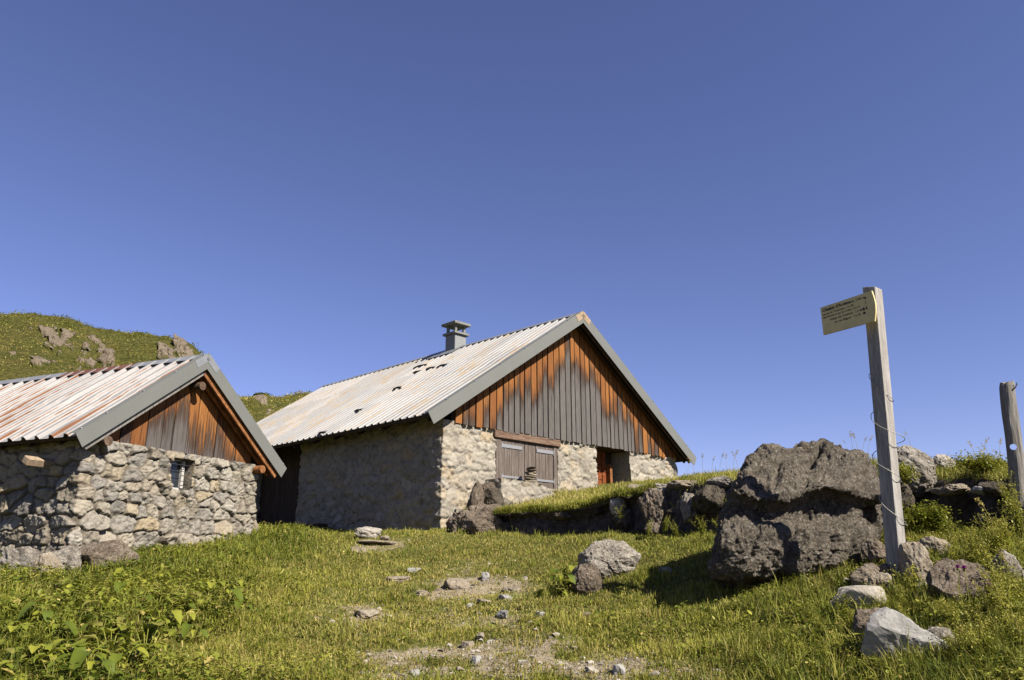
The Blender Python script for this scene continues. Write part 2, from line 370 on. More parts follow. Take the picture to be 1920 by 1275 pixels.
# ------------------------------------------------------------------ hills behind
HILLS = []
def hill(name, sky_pts, D0, D1, Z0, outcrops, seed, label, amp=1.2, npx=420, nt=170, shape=1.0, tend=1.5):
    S = np.array(sky_pts, float); px = np.linspace(S[0, 0], S[-1, 0], npx); t = np.linspace(0, tend, nt)
    py = np.interp(px, S[:, 0], S[:, 1])
    # smooth the skyline a little, the noise adds its own detail
    kk = np.hanning(9); kk /= kk.sum(); py = np.convolve(np.pad(py, 4, mode='edge'), kk, 'valid')
    az = np.array([ray(a, b) for a, b in zip(px, py)]); hd = az[:, :2]/np.linalg.norm(az[:, :2], axis=1)[:, None]; el = az[:, 2]/np.linalg.norm(az[:, :2], axis=1)
    ZS = el*D1+EYE
    T, _ = np.meshgrid(t, px); R = D0+(D1-D0)*T
    up = np.where(T <= 1, (1-(1-np.clip(T, 0, 1))**1.35)**shape, 1-(T-1)**2*1.6)
    Z = Z0+(ZS[:, None]-Z0)*up
    X = hd[:, :1]*R; Y = hd[:, 1:]*R; P = np.stack([X, Y, Z], -1)
    qx, qy = project(P)
    wob = fbm(p3(qx/22, qy/18), 4, seed)*.75+fbm(p3(qx/6, qy/5), 4, seed+4, .65)*.6
    rock = np.zeros(Z.shape)
    for (cx, cy, rx, ry, ang) in outcrops:
        c, s_ = math.cos(ang), math.sin(ang); dx, dy = qx-cx, qy-cy; a, b = (dx*c+dy*s_)/rx, (-dx*s_+dy*c)/ry
        rock = np.maximum(rock, sstep(.1, -.3, np.hypot(a, b)-.72+wob*1.7)*sstep(1.03, .97, T))
    nz = fbm(P/9, 4, seed+1)*amp+fbm(P/1.6, 3, seed+2)*amp*.35+fbm(P/.6, 2, seed+6)*amp*.12
    Z2 = Z+nz*sstep(0, .2, T)+rock*(.0+fbm(P/2.0, 5, seed+3, .65, True)*.5)
    X2 = X+rock*fbm(P/1.7, 3, seed+8)*.7; Y2 = Y+rock*(fbm(P/1.4, 3, seed+9)*1.1-.4)
    V = np.stack([X2, Y2, Z2], -1).reshape(-1, 3)
    HILLS.append((V.reshape(npx, nt, 3), rock, T, seed))
    return tag(meshobj(name, V, grid_faces(npx, nt)[:, ::-1], M_HILL, attrs={"rock": rock.ravel()}, smooth=True), kind="structure", label=label)
k = NT("hill_grass", .95, .08); v = k.coord("Object"); na = k.noise(v, .07, 5, .6); nb = k.noise(v, .45, 6, .7); nc = k.noise(v, 2.6, 5, .7)
gr = k.ramp(k.math('ADD', k.math('MULTIPLY', na, .45), k.math('MULTIPLY', nb, .55)), [(.32, (.085, .10, .02)), (.46, (.15, .15, .032)), (.58, (.225, .19, .055)), (.7, (.28, .215, .09))])
gr = k.mix(k.rng(nc, .62, .4, 0., .6), gr, (.035, .045, .012)); gr = k.mix(k.rng(nc, .6, .75, 0., .5), gr, (.25, .21, .11))
rk = k.ramp(nc, [(.3, (.17, .135, .09)), (.5, (.32, .255, .185)), (.7, (.44, .365, .275))]); rk = k.mix(k.rng(nb, .55, .7, 0., .5), rk, (.2, .17, .14))
colr = k.mix(k.rng(k.math('ADD', k.attr("rock"), k.math('MULTIPLY', k.math('SUBTRACT', nc, .5), 2.0)), .4, .75), gr, rk)
M_HILL = k.done(colr, k.bump(k.math('ADD', nb, nc), .6, 1.))
hill("near_hill", [(-700,520),(-350,560),(-120,590),(0,593),(60,592),(100,597),(135,607),(165,621),(200,631),(240,635),(262,634),(300,641),(322,646),(330,644),(345,654),(365,664),(378,676),(395,720),(410,780),(430,860),(460,960)],
     50, 118, 1.0, [(128,648,54,22,.35),(60,622,20,6,.0),(192,655,40,9,.9),(160,676,40,12,.2),(85,683,24,10,0),(22,665,12,9,0),(315,664,28,13,.1),(338,652,12,11,1.2),(362,670,20,7,.3),(98,612,14,6,.6)],
     21, "grassy hill with pink bare rock outcrops behind the small hut")
hill("far_hill", [(250,700),(330,760),(400,746),(440,747),(480,746),(500,744),(512,750),(525,747),(545,745),(575,741),(600,744),(680,765),(780,800),(900,880),(1000,960)],
     120, 260, 2.0, [(497,752,22,9,.5),(508,766,8,12,.6),(560,770,9,6,0)], 33, "distant green hill with a small crag seen between the huts", amp=1.6, npx=300, nt=110)

# ------------------------------------------------------------------ building helpers
class Frame:                              # local frame of a hut: u along the gable, r along the ridge, z up
    def __init__(s, yaw, x, y, zE, w, rise, length):
        s.g = np.array([math.cos(yaw), math.sin(yaw), 0]); s.r = np.array([-s.g[1], s.g[0], 0]); s.L = np.array([x, y, 0.])
        s.zE, s.w, s.h, s.rise, s.len = zE, w, w/2, rise, length; s.k = rise/(w/2); s.up = np.array([0, 0, 1.])
    def P(s, u, r, z):
        u, r, z = np.broadcast_arrays(np.asarray(u, float), np.asarray(r, float), np.asarray(z, float))
        return s.L+u[..., None]*s.g+r[..., None]*s.r+z[..., None]*s.up
    def top(s, u): return s.zE+s.k*(s.h-np.abs(np.asarray(u, float)-s.h))
    def hit_u(s, px, py, u):              # where a sight line meets the plane u = const -> (r, z)
        d = ray(px, py); o = np.array([0, 0, EYE]); p0 = s.P(u, 0, 0); t = ((p0-o)@s.g)/(d@s.g); X = o+d*t; return (X-s.L)@s.r, X[2]
    def hit_r(s, px, py, r):
        d = ray(px, py); o = np.array([0, 0, EYE]); p0 = s.P(0, r, 0); t = ((p0-o)@s.r)/(d@s.r); X = o+d*t; return (X-s.L)@s.g, X[2]
    def hit_roof(s, px, py):              # left slope
        d = ray(px, py); o = np.array([0, 0, EYE]); n = np.cross(s.r, s.g+s.up*s.k); t = ((s.P(0, 0, s.zE)-o)@n)/(d@n); X = o+d*t; return (X-s.L)@s.g, (X-s.L)@s.r
    def box(s, mb, u0, u1, r0, r1, z0, z1, bev=.006, **a):
        mb.box(s.P((u0+u1)/2, (r0+r1)/2, (z0+z1)/2), s.g*(u1-u0)/2, s.r*(r1-r0)/2, s.up*(z1-z0)/2, bev, **a); return mb

def masonry(name, parent, fr, path, ztop, z0, z1, du, dv, size, relief, jw, mat, seed, openings=(), rough=.012, warp=.035, hvar=.6, sqp=3.2, tilt=1., fill=0., dome_=.1, cracks=0.):
    rng = np.random.default_rng(seed)
    P = np.array(path, float); seg = np.linalg.norm(np.diff(P, axis=0), axis=1); cum = np.r_[0, np.cumsum(seg)]
    S = np.arange(0, cum[-1]+du/2, du); nu = len(S); Z = np.arange(z0, z1+dv/2, dv); nv = len(Z)
    U = np.interp(S, cum, P[:, 0]); R = np.interp(S, cum, P[:, 1])
    # normals (outward = right hand of travel), rounded over the corners
    k = 5; Up, Rp = np.pad(U, k, mode='edge'), np.pad(R, k, mode='edge')
    tu, tr = Up[2*k:]-Up[:-2*k], Rp[2*k:]-Rp[:-2*k]; ln = np.hypot(tu, tr)+1e-9; nU, nR = -tr/ln, tu/ln
    if fr_flip: nU, nR = -nU, -nR
    # stones: coursed jittered seeds
    seeds = []; z = z0-.1; sw, sh = size
    while z < z1+.1:
        h = sh*rng.uniform(1-hvar*.6, 1+hvar*.7); s_ = -rng.uniform(0, sw)
        while s_ < cum[-1]+sw:
            w_ = sw*rng.choice([.45, .7, 1, 1.35, 1.9], p=[.2, .25, .27, .18, .1])*rng.uniform(.8, 1.2)
            seeds.append((s_+w_/2, z+h/2+rng.normal(0, h*.16), rng.random(), rng.normal(), rng.normal(), rng.normal(), rng.uniform(.0, 1)))
            s_ += w_
        z += h
    sd = np.array(seeds, np.float32)
    SS, ZZ = np.meshgrid(S, Z, indexing='ij'); q = p3(SS, ZZ, seed)
    wx = SS+fbm(q*5, 3, seed)*warp*1.3; wz = ZZ+fbm(q*6+9, 3, seed+1)*warp
    asp = sw/sh*.62
    X = np.stack([wx.ravel()/asp, wz.ravel()], 1).astype(np.float32); C = np.stack([sd[:, 0]/asp, sd[:, 1]], 1)
    i1 = np.zeros(len(X), int); d1 = np.zeros(len(X)); d2 = np.zeros(len(X))
    order = np.argsort(C[:, 0]); Cs = C[order]
    for a in range(0, nu, 40):            # strips along the wall so only near stones are compared
        b = min(nu, a+40); sl = slice(a*nv, b*nv); x = X[sl]
        lo, hi = np.searchsorted(Cs[:, 0], [x[:, 0].min()-.8, x[:, 0].max()+.8]); c = Cs[lo:hi]
        d = np.abs(x[:, None]-c[None])**sqp; d = d.sum(-1); j = np.argpartition(d, 1, axis=1)[:, :2]; dd = np.take_along_axis(d, j, 1)
        sw_ = dd[:, 0] > dd[:, 1]; j[sw_] = j[sw_][:, ::-1]; dd[sw_] = dd[sw_][:, ::-1]
        i1[sl] = order[lo+j[:, 0]]; d1[sl] = dd[:, 0]**(1/sqp); d2[sl] = dd[:, 1]**(1/sqp)
    e = (d2-d1).reshape(nu, nv)*.5; st = sd[i1].reshape(nu, nv, -1)
    prof = sstep(0, jw, e); dome = np.sqrt(np.clip(e/(.5*sh), 0, 1))
    ds = SS-st[..., 0]; dz = ZZ-st[..., 1]
    H = prof*(relief*(1-dome_+dome_*dome)+st[..., 3]*relief*.30+tilt*(ds*st[..., 4]*.07+dz*st[..., 5]*.14))+(1-prof)*fill*relief
    H = H+fbm(p3(SS*12, ZZ*16, seed), 4, seed+3, .6)*rough*(0.4+.6*prof)*1.6+fbm(p3(SS*1.3, ZZ*1.3, seed), 3, seed+7)*relief*.7
    H = H+prof*fbm(p3(SS*30, ZZ*70, st[..., 2]*50), 2, seed+4)*rough*.7
    if cracks:
        qa = p3(SS*3.2+ZZ*1.5, ZZ*4.6-SS*.8, seed); rd = fbm(qa+np.stack([fbm(qa*.8, 2, 3), fbm(qa*.8, 2, 4), 0*SS], -1)*.7, 4, seed+15, .55, True)
        H = H-cracks*sstep(.30, .50, rd)+cracks*.6*np.abs(fbm(qa*1.9, 4, seed+18, .6))
    base = fr.P(U[:, None], R[:, None], ZZ); nrm = nU[:, None, None]*fr.g+nR[:, None, None]*fr.r
    V = base+nrm*H[..., None]
    V = V+np.array([0, 0, 1.])*(fbm(p3(SS*8, ZZ*8, seed+2), 2, seed+5)*.006)[..., None]
    Fq = grid_faces(nu, nv); cs = (S[:-1]+du/2)[:, None]; cz = (Z[:-1]+dv/2)[None]
    keep = (cz < ztop(np.interp(S[:-1]+du/2, cum, P[:, 0]), np.interp(S[:-1]+du/2, cum, P[:, 1]))[:, None])
    mb_extra = MB()
    for (a, b, c, d, dep) in openings:
        keep &= ~((cs > a) & (cs < b) & (cz > c) & (cz < d))
    Fq = Fq[keep.ravel()]
    sid = st[..., 2].ravel(); jt = (1-prof).ravel()
    Vs = [V.reshape(-1, 3)]; Fs = [Fq]; A1 = [sid]; A2 = [jt]; n = nu*nv
    # reveals of the openings, rough stone running inward
    for (a, b, c, d, dep) in openings:
        ia, ib = np.searchsorted(S+du/2, a), np.searchsorted(S+du/2, b)
        ia = np.where((S[:-1]+du/2) > a)[0][0]; ib = np.where((S[:-1]+du/2) < b)[0][-1]+1
        ja = np.where((Z[:-1]+dv/2) > c)[0][0]; jb = np.where((Z[:-1]+dv/2) < d)[0][-1]+1
        for loop in ([(ia, j) for j in range(ja, jb+1)], [(ib, j) for j in range(jb, ja-1, -1)], [(i, ja) for i in range(ib, ia-1, -1)], [(i, jb) for i in range(ia, ib+1)]):
            m = 8; rows = []
            for q_ in range(m+1):
                t = q_/m
                row = np.array([V[i, j]*(1-t)+t*(base[i, j]-nrm[i, 0]*dep) for i, j in loop])
                if 0 < q_: row = row+(fbm(row*7, 3, seed+6)[:, None]*.012+fbm(row*20, 2, seed+6)[:, None]*.006)*np.array([.7, .7, .5])
                rows.append(row)
            rows = np.array(rows); Vs.append(rows.reshape(-1, 3)); Fs.append(grid_faces(m+1, len(loop))+n); n += rows.shape[0]*rows.shape[1]
            kx = (m+1)*len(loop); A1.append(np.repeat(vnoise(rows.reshape(-1, 3)*5, 3)*.5+.5, 1)); A2.append(np.full(kx, .35))
    Fa = np.vstack(Fs)
    if not fr_flip: Fa = Fa[:, ::-1]
    return meshobj(name, np.vstack(Vs), Fa, mat, parent, attrs={"sid": np.concatenate(A1), "joint": np.concatenate(A2)}, smooth=True)
fr_flip = True

def roof_slope(fr, parent, side, period, ribh, mat, overu=.0, wav=.004, nv=26):
    """side -1 left slope, +1 right slope; UV = (metres along ridge, metres below ridge)"""
    ph = np.array([0, .60, .645, .70, .86, .915, .96]); hh = np.array([0, 0, .55, 1, 1, .55, 0])*ribh; rb = np.array([.0, .25, 1., .5, .1, 1., .55])
    nr = int(fr.len/period); rr = (np.arange(nr)[:, None]*period+ph[None]*period).ravel(); h = np.tile(hh, nr); rib = np.tile(rb, nr)
    rr = np.r_[rr, nr*period]; h = np.r_[h, 0]; rib = np.r_[rib, 0]
    sl = math.hypot(fr.h, fr.rise); v = np.linspace(.05, sl+overu, nv)
    RR, VV = np.meshgrid(rr, v, indexing='ij'); u = fr.h+side*VV*fr.h/sl; z = fr.zE+fr.rise-VV*fr.rise/sl
    nrm = side*fr.g*fr.rise/sl+fr.up*fr.h/sl
    wv = (fbm(p3(RR*1.1, VV*.9, side), 3, 40)*wav+fbm(p3(RR*6, VV*1.2, side), 2, 41)*wav*.5)
    # sheets lap: a small step half way down
    wv = wv+np.where(VV > sl*.52, -.006, .006)
    ed = RR*0; ed[:, -1] = vnoise(p3(rr*3.1, 0, 0), 4)*.015
    P = fr.P(u, RR, z)+nrm*(h[:, None]+wv)[..., None]+(side*fr.g*fr.h/sl-fr.up*fr.rise/sl)*ed[..., None]
    Fq = grid_faces(len(rr), nv)
    return meshobj("roof", P.reshape(-1, 3), Fq if side < 0 else Fq[:, ::-1], mat, parent, attrs={"rib": np.repeat(rib, nv)}, uv=np.stack([RR.ravel(), VV.ravel()], 1))

def slope_board(mb, fr, side, v0, v1, r0, r1, n0, n1, bev=.004, **a):
    """board lying along a roof slope: v metres below ridge, n metres above the roof plane"""
    sl = math.hypot(fr.h, fr.rise); dv = side*fr.g*fr.h/sl-fr.up*fr.rise/sl; nn = side*fr.g*fr.rise/sl+fr.up*fr.h/sl
    c = fr.P(fr.h, (r0+r1)/2, fr.zE+fr.rise)+dv*(v0+v1)/2+nn*(n0+n1)/2
    mb.box(c, dv*(v1-v0)/2, fr.r*(r1-r0)/2, nn*(n1-n0)/2, bev, **a); return mb

def mitre_board(mb, fr, side, v1, r0, r1, n0, n1):
    """like slope_board from the ridge down, its upper end cut plumb at the ridge so both sides butt"""
    sl = math.hypot(fr.h, fr.rise); dv = side*fr.g*fr.h/sl-fr.up*fr.rise/sl; nn = side*fr.g*fr.rise/sl+fr.up*fr.h/sl; k = fr.k
    A = fr.P(fr.h, 0, fr.zE+fr.rise); V = []
    for r in (r0, r1):
        for (n, v) in ((n0, -n0*k*1.0), (n1, -n1*k*1.0), (n1, v1), (n0, v1)):
            V.append(A+fr.r*r+nn*n+dv*v)
    Q = [[0, 1, 2, 3], [7, 6, 5, 4], [0, 4, 5, 1], [1, 5, 6, 2], [2, 6, 7, 3], [3, 7, 4, 0]]
    if side < 0: Q = [q[::-1] for q in Q]
    mb.add(V, Q=Q); return mb

def cladding(fr, parent, mat, u0, u1, zb, rf, th, wmin, wmax, under, seed, gap=.004, step=.014, jit=.012):
    rng = np.random.default_rng(seed); mb = MB(); u = u0; i = 0
    while u < u1-.03:
        w = min(rng.uniform(wmin, wmax), u1-u); a, b = u+gap/2, u+w-gap/2
        off = (step if i % 2 else 0)+rng.uniform(0, step*.5); z0 = zb+rng.normal(0, jit)
        n = 9; us = [a, b]; V = []; bel = []
        for rr in (rf-off, rf-off+th):
            for uu in us:
                zt = fr.top(uu)-under
                for t in np.linspace(0, 1, n):
                    z = z0+(zt-z0)*t; V.append(fr.P(uu+(vnoise(p3(uu*9, z*2, seed))*.002), rr, z)); bel.append(zt-z)
        V = np.array(V); Q = []
        ix = lambda f, s_, t: (f*2+s_)*n+t
        for t in range(n-1):
            Q += [[ix(0, 0, t), ix(0, 1, t), ix(0, 1, t+1), ix(0, 0, t+1)], [ix(0, 0, t), ix(0, 0, t+1), ix(1, 0, t+1), ix(1, 0, t)], [ix(0, 1, t), ix(1, 1, t), ix(1, 1, t+1), ix(0, 1, t+1)]]
        Q += [[ix(0, 0, 0), ix(1, 0, 0), ix(1, 1, 0), ix(0, 1, 0)]]
        mb.add(V, Q=Q, below=bel, rnd=rng.random(), rnd2=rng.random()); u += w; i += 1
    return mb.build("gable_cladding", mat, parent)

M_STONE_HUT = mat_masonry("hut_rubble_stone", [(.0, (.19, .18, .17)), (.15, (.42, .38, .315)), (.3, (.30, .26, .20)), (.45, (.50, .44, .345)), (.6, (.25, .24, .235)), (.7, (.54, .42, .235)), (.78, (.40, .335, .25)), (.9, (.47, .425, .35)), (1, (.60, .555, .47))], (.19, .16, .12), fine=.016)  # mortar darkened so its colour also carries the shadow in the joints
M_STONE_MAIN = mat_masonry("chalet_rendered_stone", [(.0, (.36, .325, .265)), (.3, (.46, .415, .335)), (.6, (.52, .475, .39)), (.85, (.51, .40, .26)), (1, (.60, .55, .46))], (.40, .36, .30), fine=.016, mfac=.75)
M_ROOF_HUT = mat_roof("rusty_ribbed_sheet", .28, .15, (.45, .435, .42), (.36, .355, .35), (.105, .042, .024), (.21, .09, .038), wp=.42, we=.42)
M_ROOF_MAIN = mat_roof("pale_ribbed_sheet", .26, .13, (.44, .435, .43), (.30, .30, .30), (.30, .15, .05), (.40, .29, .16), wp=.26, we=.6)
M_FLASH = mat_plain("grey_painted_flashing", (.205, .21, .19), .5, .06, 3, bump=.0005)
M_ZINC = mat_plain("zinc_ridge_sheet", (.36, .37, .38), .45, .2, 5, metal=.3)
M_RUSTCAP = mat_plain("rusted_ridge_sheet", (.17, .07, .045), .8, .35, 6)
M_DARKMETAL = mat_plain("dark_or_shaded_metal", (.05, .05, .05), .6, .3, 10)
M_IRON = mat_plain("bright_galvanised_iron", (.44, .44, .44), .4, .15, 20, metal=.4)
M_WOODGREY = mat_wood("grey_weathered_wood", (.20, .18, .16), (.31, .285, .255), (.42, .39, .36))
M_POST = mat_wood("silvery_post_wood", (.33, .305, .275), (.47, .44, .40), (.60, .57, .52))
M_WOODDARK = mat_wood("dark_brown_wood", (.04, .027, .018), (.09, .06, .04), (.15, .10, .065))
M_WOODORANGE = mat_wood("warm_orange_wood", (.17, .065, .025), (.36, .15, .055), (.5, .24, .10), (6, 6, 6))
M_DOORWOOD = mat_wood("red_brown_door_wood", (.15, .04, .012), (.30, .085, .025), (.40, .13, .04), (1.2, 1.2, 16))
M_LINTEL = mat_wood("brown_lintel_wood", (.13, .075, .05), (.25, .16, .11), (.35, .25, .18), (1.6, 1.6, 14))
M_SHUTTER = mat_wood("grey_brown_shutter_wood", (.10, .075, .06), (.21, .17, .145), (.31, .265, .235), (26, 26, 1.2))
M_LOG = mat_wood("log_wood", (.09, .055, .035), (.17, .11, .075), (.25, .18, .13), (5, 5, 5))
M_CONCRETE = mat_plain("chimney_concrete", (.26, .26, .23), .9, .25, 12, bump=.004)
M_RENDER = mat_plain("chimney_grey_render", (.30, .31, .31), .85, .12, 8, bump=.003)
M_PLY = mat_wood("pale_plywood", (.36, .26, .17), (.46, .34, .23), (.55, .43, .31), (5, 5, 5))
M_WHITE = mat_plain("white_window_paint", (.62, .60, .55), .6, .12, 9)
kk = NT("dark_window_glass", .08, .5); M_GLASS = kk.done((.03, .035, .04))

# ------------------------------------------------------------------ the chalet (larger building)
A = Frame(0.78838, -1.68793, 15.65141, 2.90138+EYE+.07, 10.0, 3.3291, 12.43)
chalet = thing("stone_chalet", tuple(A.P(5, 6, 2.2)), "larger stone chalet with orange and grey board gable, pale metal roof and chimney", "chalet")
ZB = 2.955+EYE
ztop = lambda u, r: np.minimum(A.top(u)-.16, np.where((r < .6), ZB+.04, A.top(u)-.16))
c0 = 6.2-.42                              # wall path starts in the recess; gable starts after recess leg + left wall
off = .53+5.78
gs = lambda u: off+(u-.72)
masonry("wall", chalet, A, [(1.25, 6.2), (.72, 6.2), (.72, .42), (9.65, .42), (9.65, 12.1), (.72, 12.1), (.72, 9.2), (1.25, 9.2)], ztop, 1.75, 5.02, .025, .025, (.40, .21), .022, .03, M_STONE_MAIN, 3,
        openings=[(gs(2.33), gs(4.38), 1.74+EYE, 2.90+EYE, .16), (gs(5.93), gs(7.36), 1.0+EYE, 3.3+EYE, .62)], rough=.012, warp=.09, fill=.62, tilt=1., cracks=.032)
ro = roof_slope(A, chalet, -1, .26, .035, M_ROOF_MAIN); roof_slope(A, chalet, 1, .26, .035, M_ROOF_MAIN)
sl = math.hypot(A.h, A.rise)
mb = MB()
for r in np.arange(0, 12.2, .26*4):       # ridge cap in lapped lengths
    for sd_ in (-1, 1): slope_board(mb, A, sd_, 0, .19, r, min(r+.26*4+.06, 12.43), .040+.004*(int(r) % 2), .044+.004*(int(r) % 2), 0)
mb.build("ridge_cap", M_ZINC, ro)
for (px, py, wd) in ((748, 729, .36), (675, 771, .34), (784, 699, .34), (809, 692, .36), (832, 687, .42), (607, 813, .30), (790, 688, .6)):
    u, r = A.hit_roof(px, py); v = (A.h-u)*sl/A.h
    f = MB(); slv = -A.g*A.h/sl-A.up*A.rise/sl; nn = -A.g*A.rise/sl+A.up*A.h/sl; c = A.P(u, r, A.top(u)+0)
    pts = np.linspace(-wd/2, wd/2, 7); V = []
    for q in pts:
        b = .03*(1-abs(q/(wd/2))**2)+.008
        V += [c+A.r*q+slv*(-.05)+nn*.045, c+A.r*q+slv*.05+nn*(.045+b)]
    f.add(V, Q=[[2*i, 2*i+2, 2*i+3, 2*i+1] for i in range(6)])
    V2 = [c+A.r*q+slv*.052+nn*(.03 if j else .045+.03*(1-abs(q/(wd/2))**2)+.008) for q in pts for j in (0, 1)]
    f.add(V2, Q=[[2*i, 2*i+2, 2*i+3, 2*i+1] for i in range(6)]); f.build("snow_guard", M_DARKMETAL, ro)  # shade under each flap is put into its dark colour
for sd_ in (-1, 1):                        # soffit deck and rake trims
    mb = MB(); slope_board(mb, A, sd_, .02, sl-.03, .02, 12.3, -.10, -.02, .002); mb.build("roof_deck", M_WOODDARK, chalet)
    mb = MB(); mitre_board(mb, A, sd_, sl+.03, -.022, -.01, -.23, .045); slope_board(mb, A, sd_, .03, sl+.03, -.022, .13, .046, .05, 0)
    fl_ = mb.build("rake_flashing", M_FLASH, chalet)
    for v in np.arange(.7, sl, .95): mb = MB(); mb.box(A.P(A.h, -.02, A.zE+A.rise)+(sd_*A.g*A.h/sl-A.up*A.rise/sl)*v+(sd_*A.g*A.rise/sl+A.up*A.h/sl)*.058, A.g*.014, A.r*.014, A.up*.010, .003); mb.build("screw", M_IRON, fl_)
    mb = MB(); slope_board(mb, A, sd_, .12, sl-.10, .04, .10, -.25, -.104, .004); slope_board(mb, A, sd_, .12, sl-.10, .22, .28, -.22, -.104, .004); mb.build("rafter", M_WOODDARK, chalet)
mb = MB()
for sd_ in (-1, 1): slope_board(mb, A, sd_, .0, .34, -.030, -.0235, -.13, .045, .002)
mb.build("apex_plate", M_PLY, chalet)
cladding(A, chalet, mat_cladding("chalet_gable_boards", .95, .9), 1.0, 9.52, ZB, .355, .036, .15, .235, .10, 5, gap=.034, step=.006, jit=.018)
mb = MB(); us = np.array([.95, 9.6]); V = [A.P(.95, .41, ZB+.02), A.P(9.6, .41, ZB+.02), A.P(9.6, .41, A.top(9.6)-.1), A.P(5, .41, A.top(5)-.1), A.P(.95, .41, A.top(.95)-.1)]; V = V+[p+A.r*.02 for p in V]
mb.add(V, Q=[[0, 1, 2, 3], [8, 7, 6, 5]], T=[[0, 3, 4], [9, 8, 5]]); mb.build("gap_shade_backing", M_WOODDARK, chalet)  # dark sheet added to keep the gaps between the boards dark
# eaves: wall plates
for (u0, u1) in ((.60, .84), (9.5, 9.74)):
    mb = MB(); A.box(mb, u0, u1, .45, 12.0, A.top(.72)-.34, A.top(.72)-.17, .01); mb.build("wall_plate", M_WOODDARK, chalet)
for r in np.arange(.9, 12, .95):
    mb = MB(); slope_board(mb, A, -1, sl-1.1, sl-.12, r, r+.09, -.22, -.101, .006); mb.build("rafter_tail", M_WOODDARK, chalet)
# chimney
ch = MB(); A.box(ch, 4.77, 5.22, 4.78, 5.23, A.zE+A.rise-.45, A.zE+A.rise+.40, .012); cho = ch.build("chimney", M_RENDER, chalet)
m = MB(); A.box(m, 4.70, 5.29, 4.71, 5.30, A.zE+A.rise+.40, A.zE+A.rise+.47, .012); m.build("collar_slab", M_CONCRETE, cho)
for (uu, rr) in ((4.79, 4.80), (5.13, 4.80), (4.79, 5.14), (5.13, 5.14)):
    m = MB(); A.box(m, uu, uu+.08, rr, rr+.08, A.zE+A.rise+.468, A.zE+A.rise+.70, .008); m.build("cap_pillar", M_CONCRETE, cho)
m = MB(); A.box(m, 4.67, 5.32, 4.68, 5.33, A.zE+A.rise+.70, A.zE+A.rise+.785, .015); m.build("cap_slab", M_CONCRETE, cho)
m = MB(); slope_board(m, A, -1, .02, .62, 4.55, 5.75, .052, .058, 0); m.build("chimney_flashing", M_ZINC, cho)
# shuttered window
m = MB(); A.box(m, 2.22, 4.47, .36, .56, 2.775+EYE, 2.945+EYE, .012); m.build("lintel", M_LINTEL, chalet)
m = MB(); A.box(m, 2.30, 2.46, .41, .5, 1.70+EYE, 2.775+EYE); A.box(m, 4.26, 4.40, .41, .5, 1.70+EYE, 2.775+EYE); m.build("window_frame", M_SHUTTER, chalet)
m = MB(); A.box(m, 3.35, 4.5, .36, .55, 1.60+EYE, 1.70+EYE, .01); m.build("window_sill", M_LINTEL, chalet)
def shutter(u0, u1, hinge_left, h1):
    rng = np.random.default_rng(int(u0*100)); m = MB(); u = u0
    while u < u1-.01:
        w = min(rng.uniform(.09, .13), u1-u); A.box(m, u+.002, u+w-.002, .425+rng.uniform(0, .008), .46, 1.70+EYE+rng.uniform(0, .01), 2.77+EYE, .004); u += w
    s_ = m.build("shutter", M_SHUTTER, chalet)
    for z, wd in ((2.62, .042), (1.92, .026)):
        a, b = (u0+.0, u0+h1) if hinge_left else (u1-h1, u1)
        m = MB(); A.box(m, a, b, .412, .422, z+EYE-wd, z+EYE+wd, .003)
        e_ = a if hinge_left else b; m.tube([A.P(e_, .408, z+EYE-.07), A.P(e_, .408, z+EYE+.07)], .014, 6)
        m.build("hinge_strap", M_IRON, s_)
shutter(2.47, 3.25, True, .68); shutter(3.63, 4.25, False, .60)
m = MB()
for u in (3.26, 3.38, 3.505): A.box(m, u, u+.115, .435, .46, 1.70+EYE, 2.77+EYE, .004)
m.build("centre_boards", M_SHUTTER, chalet)
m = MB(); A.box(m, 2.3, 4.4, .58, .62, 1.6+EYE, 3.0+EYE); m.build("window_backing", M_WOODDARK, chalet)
# recessed door of horizontal planks
m = MB()
for i, z in enumerate(np.arange(1.2, 3.2, .2)): A.box(m, 5.85, 6.86, 1.0-.004*(i % 2), 1.05, z+EYE+.004, z+EYE+.198, .006)
dr = m.build("door", M_DOORWOOD, chalet)
m = MB(); A.box(m, 6.87, 7.02, .98, 1.06, 1.1+EYE, 3.2+EYE); m.build("door_frame", M_DOORWOOD, chalet)
m = MB(); A.box(m, 7.03, 7.13, .84, 1.0, 1.1+EYE, 2.62+EYE); m.build("door_post", M_WOODORANGE, chalet)
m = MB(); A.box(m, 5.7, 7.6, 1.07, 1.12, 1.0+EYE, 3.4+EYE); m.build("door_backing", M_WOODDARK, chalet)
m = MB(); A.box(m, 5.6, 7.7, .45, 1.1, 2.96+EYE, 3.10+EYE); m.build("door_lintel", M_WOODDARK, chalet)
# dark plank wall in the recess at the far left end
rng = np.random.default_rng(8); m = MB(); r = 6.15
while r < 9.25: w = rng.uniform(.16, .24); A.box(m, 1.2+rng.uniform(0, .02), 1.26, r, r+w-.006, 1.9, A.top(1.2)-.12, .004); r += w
m.build("plank_wall", M_WOODDARK, chalet)

